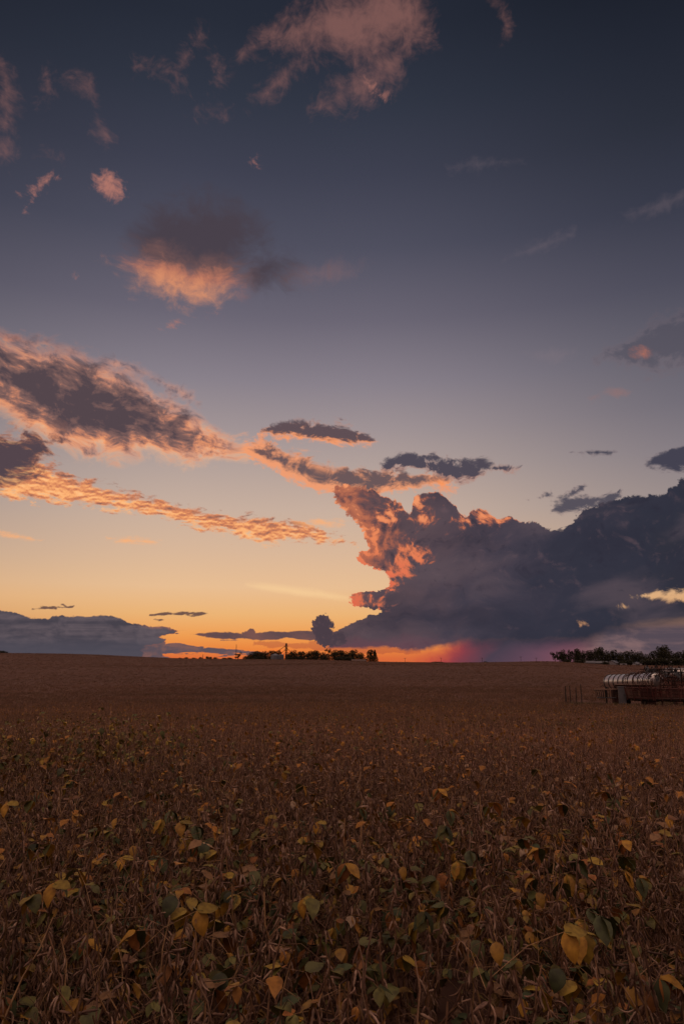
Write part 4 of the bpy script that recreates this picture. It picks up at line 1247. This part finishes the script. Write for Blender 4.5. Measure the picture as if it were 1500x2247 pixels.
# bare grassy pad they stand on: rough dry weeds
def weeds(name, cx0, cx1, d0, d1, n, hmin, hmax, label, seed, dens=14):
    r = random.Random(seed); m = MB()
    for k in range(n):
        p = at(r.uniform(cx0, cx1), r.uniform(d0, d1))
        for j in range(dens):
            a = r.uniform(0, 6.28); h = r.uniform(hmin, hmax); l = r.uniform(0.05, 0.4) * h
            b = Vector((p.x + r.uniform(-.25, .25), p.y + r.uniform(-.25, .25), p.z))
            t = b + Vector((math.cos(a) * l, math.sin(a) * l, h))
            md = b.lerp(t, 0.5) + Vector((0, 0, h * 0.1)); w = r.uniform(0.008, 0.02)
            s = Vector((-math.sin(a), math.cos(a), 0)) * w
            m.add([b - s, b + s, md + s, md - s, t], [(0, 1, 2, 3), (3, 2, 4)])
    o = m.build(name, M_WEED); tag(o, label, 'weeds', kind='stuff'); return o


weeds('yard_weeds', 1222, 1400, 53.3, 58.5, 900, 0.25, 0.9, 'dry weeds growing along the fence posts and round the machinery', 4)
weeds('yard_weeds', 1290, 1620, 53.3, 55.0, 420, 0.3, 0.8, 'dry weeds along the front of the red wagons', 6)
weeds('yard_weeds', 1400, 1600, 64, 76, 300, 0.2, 0.8, 'dry weeds behind the parked machinery', 5)

# fence posts
G6 = 'old fence posts left of the machinery'
for i, (cx, d, top, lab) in enumerate([(1234, 57, 1504.5, 'thick leaning fence post, leftmost of the row'), (1245.3, 57.5, 1504.5, 'fence post second from the left, straight and slim'),
                                       (1257.5, 57.5, 1508.5, 'short stubby fence post among weeds'), (1269, 58, 1501.5, 'tallest fence post, nearest the low cart')]):
    p = at(cx, d); h = el_z(top, cx, d) - p.z
    m = MB(); ln = (0.05, -0.02, 0.02, 0.0)[i]
    m.tube([(0, 0, -0.3), (ln * .5, 0, h * 0.5), (ln, 0, h - 0.02), (ln, 0, h)], [0.075 if i == 0 else 0.042, 0.065 if i == 0 else 0.036, 0.035, 0.02], 8)
    o = m.build('fence_post', M_WOOD, loc=p); tag(o, lab, 'fence post', G6)


def frame_at(name, cx, d, rz, label, cat, group=None):
    """an empty whose x axis runs to the right across the view when rz = 0"""
    p = at(cx, d); r = empty(name, p, -math.radians(azel(cx, 1500)[0]) + rz); tag(r, label, cat, group); return r


# --- white tank with black hoops: its right end is nearer
TL_, TR = at(1333, 63.5), at(1436, 58.0)
ax = (TR - TL_); Lt = Vector((ax.x, ax.y, 0)).length
mid = (TL_ + TR) / 2
rzT = math.atan2(ax.y, ax.x)
zbase = min(TL_.z, TR.z)
tank = empty('hooped_tank', (mid.x, mid.y, zbase), rzT); tag(tank, 'long pale shiny cylindrical tank wrapped in black hoops, beside the tan-ended red wagon', 'tank')
Rt = 0.60
zc_l = (el_z(1497, 1333, 63.5)) - zbase; zc_r = (el_z(1494, 1436, 58.0)) - zbase


def tz(x): return zc_l + (zc_r - zc_l) * (x / Lt + 0.5)


m = MB(); n = 26
xs = np.linspace(-Lt / 2, Lt / 2, n)
m.tube([(x, 0, tz(x)) for x in xs], Rt, 40, cap=False); m.build('shell', M_TANK, tank, smooth=True)
for s in (-1, 1):
    m = MB(); pts, rr = [], []
    for k in range(9):
        a = k / 8 * math.pi / 2
        pts.append((s * (Lt / 2 + 0.26 * math.sin(a) + 0.001), 0, tz(s * Lt / 2))); rr.append(max(0.01, Rt * math.cos(a)))
    m.tube(pts, rr, 40); m.build('end_cap', M_TANK, tank, smooth=True)
for k in range(10):
    x = -Lt / 2 + 0.1 + (Lt - 0.3) * (k / 9)
    m = MB()
    q = [(x, (Rt + 0.015) * math.cos(a), tz(x) + (Rt + 0.015) * math.sin(a)) for a in np.linspace(0, 2 * math.pi, 41)]
    m.tube(q, 0.03, 6, cap=False); m.build('hoop', M_HOOP, tank)
for x in (-Lt * 0.32, Lt * 0.3):
    m = MB(); m.box((x, 0, (tz(x) - Rt) / 2), (0.25, 1.1, tz(x) - Rt + 0.1)); m.build('cradle', M_RUST, tank)
m = MB(); m.tube([(0.2, 0, tz(0.2) + Rt - 0.02), (0.2, 0, tz(0) + Rt + 0.12)], 0.22, 16); m.build('manhole', M_GREY, tank)

# pale plank deck under the tank (a flat trailer bed)
dk_ = frame_at('flat_deck_trailer', 1385, 57.8, 0.12, 'flat trailer with faded plank deck below the white tank', 'trailer')
z1 = el_z(1503.5, 1380, 57.5) - dk_.location.z
for k in range(7):
    m = MB(); m.box((0, -0.55 + k * 0.185, z1 + 0.04), (2.7, 0.17, 0.05)); m.build('plank', M_TAN, dk_)
for s in (-0.5, 0.5):
    m = MB(); m.box((0, s, z1 - 0.06), (2.6, 0.06, 0.12)); m.build('chassis_rail', M_RUST, dk_)
for s in (-0.7, 0.7):
    m = MB(); m.box((s, 0, (z1 - 0.12 + 0.4) / 2), (0.07, 1.3, max(0.1, z1 - 0.12 - 0.4))); m.build('axle_frame', M_RUST, dk_)
for s in (-0.7, 0.7):
    m = MB(); m.ring((s, -0.78, 0.36), 0.25, 0.11, 'y', 20, 8); w_ = m.build('wheel', M_TYRE, dk_, smooth=True)
    m = MB(); m.tube([(s, -0.84, 0.36), (s, -0.72, 0.36)], 0.17, 14); m.build('rim', M_RED, w_)

# grey steel cabinet standing between deck and wagon
cb = frame_at('grey_cabinet', 1357.5, 56.6, 0.05, 'upright grey steel cabinet left of the red slatted wagon', 'cabinet')
zt_ = el_z(1508, 1357, 56.6) - cb.location.z
m = MB(); m.box((0, 0, zt_ / 2), (0.52, 0.5, zt_)); m.build('body', M_GREY, cb)
m = MB(); m.box((0, -0.262, zt_ * 0.5), (0.44, 0.02, zt_ * 0.86)); dr = m.build('door', M_GREY, cb)
m = MB(); m.box((0.12, -0.285, zt_ * 0.72), (0.12, 0.02, 0.03)); m.build('handle', M_DSTEEL, dr)
m = MB(); m.box((0, 0, zt_ + 0.02), (0.58, 0.56, 0.04)); m.build('lid', M_GREY, cb)

# low cart with slatted sides; light on its rim is put in as paler colour
ct = frame_at('slatted_cart', 1323, 57.2, 0.12, 'low dark slatted cart with a pale rim, left of the white tank', 'cart')
cz = ct.location.z; zt_ = el_z(1513.5, 1323, 57.2) - cz; zb_ = el_z(1531, 1323, 57.2) - cz
m = MB(); hw_, hd_ = 0.80, 0.5
m.tube([(-hw_, -hd_, zt_), (hw_ + 0.08, -hd_, zt_ + 0.06)], 0.035, 8); m.tube([(hw_ + 0.08, -hd_, zt_ + 0.06), (hw_ + 0.08, hd_, zt_ + 0.06)], 0.035, 8); m.tube([(hw_ + 0.08, hd_, zt_ + 0.06), (-hw_, hd_, zt_)], 0.035, 8); m.tube([(-hw_, hd_, zt_), (-hw_, -hd_, zt_)], 0.035, 8)
m.build('rim', M_TAN, ct)
for k in range(11):
    x = -hw_ * 0.93 + k * hw_ * 1.86 / 10
    for s in (-1, 1):
        m = MB(); m.tube([(x * 0.86, s * hd_ * 0.8, zb_), (x, s * hd_, zt_ - 0.02)], 0.018, 4); m.build('slat', M_DSTEEL, ct)
m = MB(); m.box((0, 0, zb_), (hw_ * 1.7, hd_ * 1.6, 0.05)); m.build('floor', M_DSTEEL, ct)
for s in (-0.5, 0.5):
    for t in (-1, 1):
        m = MB(); m.ring((s, t * 0.45, 0.24), 0.18, 0.07, 'y', 18, 7); w_ = m.build('wheel', M_TYRE, ct, smooth=True)
        m = MB(); m.tube([(s, t * 0.45 - 0.04, 0.20), (s, t * 0.45 + 0.04, 0.20)], 0.09, 12); m.build('rim', M_DSTEEL, w_)
m = MB(); m.tube([(-hw_ * .8, 0, 0.3), (-hw_ * 1.5, 0, 0.22)], 0.03, 6); m.build('drawbar', M_DSTEEL, ct)
hp = frame_at('hand_pump', 1323, 57.9, 0.2, 'small dark hand pump sticking up behind the low cart', 'pump')
zz = el_z(1503, 1323, 57.9) - hp.location.z
m = MB(); m.tube([(0, 0, 0), (0, 0, zz - 0.15)], [0.06, 0.05], 8); m.tube([(0, 0, zz - 0.15), (0.2, 0, zz - 0.2), (0.22, 0, zz - 0.35)], 0.035, 6); m.build('body', M_DSTEEL, hp)
m = MB(); m.tube([(0, 0, zz - 0.1), (-0.2, 0, zz), (-0.35, 0, zz - 0.12)], 0.022, 6); m.build('handle', M_DSTEEL, hp)

# dark shapes of old iron behind the cabinet
bar = frame_at('steel_drum', 1366.5, 57.4, 0.0, 'dark steel drum standing in the gap beside the grey cabinet', 'drum')
zz = el_z(1508, 1366, 57.4) - bar.location.z
m = MB(); m.tube([(0, 0, 0), (0, 0, zz * .33), (0, 0, zz * .34), (0, 0, zz * .66), (0, 0, zz * .67), (0, 0, zz)], [0.27, 0.27, 0.285, 0.285, 0.27, 0.27], 20); m.build('body', M_HOOP, bar)
m = MB(); m.ring((0, 0, zz), 0.265, 0.018, 'z', 20, 5); m.build('rim', M_DSTEEL, bar)


# --- red slatted hay wagons
def wagon(cx, d, rz, L, Dp, zb, zt, flare, label, seed):
    w = frame_at('hay_wagon', cx, d, rz, label, 'wagon', 'red slatted wagons in the machinery yard')
    r = random.Random(seed)
    x, y = L / 2, Dp / 2
    # end panel (left): faded plywood between red stakes
    m = MB(); m.add([(-x + 0.02, -y, zb), (-x + 0.02, y, zb), (-x - flare, y + flare * .5, zt), (-x - flare, -y - flare * .5, zt),
                     (-x + 0.06, -y, zb), (-x + 0.06, y, zb), (-x - flare + 0.04, y + flare * .5, zt), (-x - flare + 0.04, -y - flare * .5, zt)],
                    [(0, 1, 2, 3), (7, 6, 5, 4), (0, 3, 7, 4), (1, 5, 6, 2), (3, 2, 6, 7), (0, 4, 5, 1)])
    m.build('end_board', M_TAN if seed == 1 else M_RUST, w)
    n = max(4, int(L / 0.55))
    for s in (-1, 1):
        rows = 9
        for k in range(rows):
            t0 = k / rows; t1 = t0 + 0.62 / rows
            y0, y1 = s * (y + flare * .5 * t0), s * (y + flare * .5 * t1)
            z0, z1_ = zb + (zt - zb) * t0, zb + (zt - zb) * t1
            m = MB(); xl0, xl1 = -x - flare * t0, -x - flare * t1
            m.add([(xl0, y0, z0), (x + flare * t0, y0, z0), (x + flare * t1, y1, z1_), (xl1, y1, z1_), (xl0, y0 + s * 0.03, z0), (x + flare * t0, y0 + s * 0.03, z0), (x + flare * t1, y1 + s * 0.03, z1_), (xl1, y1 + s * 0.03, z1_)],
                  [(0, 1, 2, 3), (7, 6, 5, 4), (0, 4, 5, 1), (3, 2, 6, 7), (0, 3, 7, 4), (1, 5, 6, 2)])
            m.build('side_slat', M_RED if (k + seed) % 3 else M_RUST, w)
        for k in range(n + 1):
            xx = -x + L * k / n
            m = MB(); m.tube([(xx, s * (y + 0.06), zb - 0.12), (xx * (1 + flare / x), s * (y + flare * .5 + 0.07), zt + 0.12 + r.uniform(-.03, .12))], 0.035, 6); m.build('stake', M_RED, w)
    for s in (-1, 1):
        m = MB(); m.tube([(-x - flare, s * (y + flare * .5 + 0.04), zt + 0.02), (x + flare, s * (y + flare * .5 + 0.04), zt + 0.02)], 0.035, 6); m.build('top_rail', M_RED, w)
    m = MB(); m.box((0, 0, zb - 0.04), (L * 0.99, Dp * 0.98, 0.08)); m.build('floor', M_WOOD, w)
    for s in (-0.3, 0.3):
        m = MB(); m.box((0, s, zb - 0.14), (L, 0.1, 0.12)); m.build('chassis_rail', M_RUST, w)
    for sx in (-0.32, 0.32):
        for sy in (-1, 1):
            m = MB(); m.ring((sx * L, sy * (y * 0.8), 0.25), 0.17, 0.08, 'y', 18, 7); t_ = m.build('wheel', M_TYRE, w, smooth=True)
            m = MB(); m.tube([(sx * L, sy * y * 0.8 - 0.05, 0.25), (sx * L, sy * y * 0.8 + 0.05, 0.25)], 0.12, 12); m.build('rim', M_RED, t_)
    return w


g0 = yz(1400, 56)
zt1 = el_z(1509, 1400, 56) - g0; zb1 = el_z(1532, 1400, 56) - g0
wagon(1410, 56.3, -0.42, 2.0, 1.7, zb1, zt1, 0.16, 'red slatted hay wagon with a faded tan end board, in front of the white tank', 1)
g0 = yz(1475, 55.8)
zt2 = el_z(1511, 1475, 55.8) - g0; zb2 = el_z(1533, 1475, 55.8) - g0
wagon(1480, 56.0, 0.06, 3.4, 1.7, zb2, zt2, 0.10, 'darker red slatted wagon at the right edge, right of the tan-ended one', 2)


# --- round bale feeders: red tube hoops leaning against tank and wagons
def feeder(cx, d, row_c, R, tiltx, rz, label, nb=14):
    f = frame_at('bale_feeder', cx, d, rz, label, 'bale feeder', 'red tube bale feeders piled on the wagons')
    f.location.z = el_z(row_c, cx, d)
    f.rotation_euler.x = tiltx
    for z in (-0.28, 0.0, 0.28):
        m = MB(); m.ring((0, 0, z), R, 0.02, 'z', 36, 6); m.build('hoop', M_RUST, f)
    for k in range(nb):
        a = 2 * math.pi * k / nb
        m = MB(); m.tube([(R * math.cos(a), R * math.sin(a), -0.28), (R * math.cos(a + .12), R * math.sin(a + .12), 0.28), (R * 1.08 * math.cos(a + .12), R * 1.08 * math.sin(a + .12), 0.42)], 0.016, 5); m.build('bar', M_RED, f)
    return f


feeder(1384, 57.0, 1496.5, 0.62, 1.35, 0.5, 'rusty hoop feeder propped on edge against the middle of the tank')
feeder(1404, 56.6, 1495, 0.66, 1.25, 0.2, 'rusty hoop feeder leaning over the right half of the tank')
feeder(1432, 56.4, 1497, 0.68, 1.15, -0.3, 'red hoop feeder in front of the purple end of the tank')
feeder(1462, 56.2, 1500, 0.62, 0.75, 0.4, 'tilted red hoop feeder on top of the right-hand wagon')
feeder(1489, 56.6, 1503, 0.66, 0.35, 0.0, 'red hoop feeder lying flat on the right-hand wagon')


# --- folded field cultivator: tangle of bars, shanks and spring tines
def cultivator(cx, d, row0, row1, Wd, label, seed, ntine=34):
    c = frame_at('field_cultivator', cx, d, 0.15, label, 'cultivator', 'folded cultivators behind the wagons')
    r = random.Random(seed); z0 = el_z(row0, cx, d) - c.location.z; z1 = el_z(row1, cx, d) - c.location.z
    for k in range(5):
        z = z0 + (z1 - z0) * k / 4; m = MB(); y = r.uniform(-.4, .4)
        m.tube([(-Wd / 2 + r.uniform(-.2, .2), y, z + r.uniform(-.1, .1)), (Wd / 2 + r.uniform(-.2, .2), y + r.uniform(-.3, .3), z + r.uniform(-.1, .1))], 0.042, 5); m.build('frame_bar', M_DSTEEL if k % 2 else M_RUST, c)
    for k in range(ntine):
        x = r.uniform(-Wd / 2, Wd / 2); z = r.uniform(z0, z1); y = r.uniform(-.5, .3); s = r.choice((-1, 1)); L = r.uniform(0.2, 0.42)
        q = [(x, y, z)]
        for j in range(1, 7):
            a = j / 6 * 2.6; q.append((x + s * L * 0.45 * math.sin(a), y - 0.05 * j, z + L * 0.5 * (1 - math.cos(a))))
        m = MB(); m.tube(q, 0.02, 4); t_ = m.build('tine', M_DSTEEL, c)
        m = MB(); m.box((q[-1][0], q[-1][1], q[-1][2]), (0.1, 0.02, 0.12), rz=r.uniform(0, 3)); m.build('shovel', M_DSTEEL, t_)
    for k in range(5):
        x = r.uniform(-Wd / 2, Wd / 2); z = r.uniform(z0 + 0.2, z1); m = MB()
        m.tube([(x - 0.03, -0.3, z), (x + 0.01, -0.28, z)], [0.24, 0.2], 18); m.build('disc', M_STEEL, c)
    for s in (-0.35, 0.35):
        m = MB(); m.tube([(s * Wd, 0, 0), (s * Wd, 0, z1)], 0.05, 6); m.build('post', M_RUST, c)
        m = MB(); m.ring((s * Wd, 0.1, 0.35), 0.26, 0.1, 'y', 18, 7); t_ = m.build('wheel', M_TYRE, c, smooth=True)
    for a_, b_ in (((-Wd * .3, -.2, z0 + .1), (0.1, -.35, z1 - .1)), ((Wd * .1, -.2, z0), (Wd * .4, -.3, z1 - .05))):
        m = MB(); m.tube([a_, b_], 0.03, 6); m.build('hydraulic_hose', M_HOOP, c)


cultivator(1428, 60.5, 1484, 1466, 1.5, 'dark folded cultivator whose tines stick up above the end of the tank', 5, 30)
cultivator(1466, 58.0, 1502, 1468, 2.1, 'tangled cultivator over the right-hand wagon, glinting in the last light', 9, 52)

# pale things behind: panels leaning in the machinery, second tank, shed roof
sh = frame_at('leaning_panel', 1447, 60.8, 0.1, 'bright metal sheet seen through the tangled cultivator', 'metal sheet')
z0 = el_z(1484, 1447, 60.8) - sh.location.z; z1 = el_z(1469, 1447, 60.8) - sh.location.z
m = MB(); n = 9
for k in range(n): m.box((-0.55 + k * 0.135, -0.01 * (k % 2), (z0 + z1) / 2), (0.133, 0.03 + 0.02 * (k % 2), z1 - z0)); 
m.build('sheet', M_TANK, sh)
for s in (-0.5, 0.5):
    m = MB(); m.tube([(s, 0.1, 0), (s, 0.05, z1)], 0.03, 5); m.build('support', M_RUST, sh)

t2 = frame_at('cream_tank', 1500, 64, 0.25, 'second long cream tank at the right edge behind the tangled machinery', 'tank')
zc = el_z(1478, 1500, 64) - t2.location.z
m = MB(); m.tube([(x, 0, zc) for x in np.linspace(-1.7, 2.2, 12)], 0.42, 32, cap=False); m.build('shell', M_TANK, t2, smooth=True)
for s, x0 in ((-1, -1.7), (1, 2.2)):
    m = MB(); m.tube([(x0 + s * 0.22 * math.sin(k / 8 * math.pi / 2), 0, zc) for k in range(9)], [max(.01, 0.42 * math.cos(k / 8 * math.pi / 2)) for k in range(9)], 32); m.build('end_cap', M_TANK, t2, smooth=True)
for x in (-1.0, 1.4):
    m = MB(); m.box((x, 0, (zc - 0.36) / 2), (0.16, 0.7, zc - 0.36)); m.build('cradle', M_RUST, t2)
rs_ = gable_house('small_shed', 1487, 74, 1.9, 2.4, 1.0, 0.35, 0.5, M_WALLR, M_BROWNROOF, 'small shed with dark pitched roof peeking over the cream tank', eave=0.12)
hh = el_z(1464, 1487, 74) - rs_.location.z
rs_.scale.z = hh / 1.47
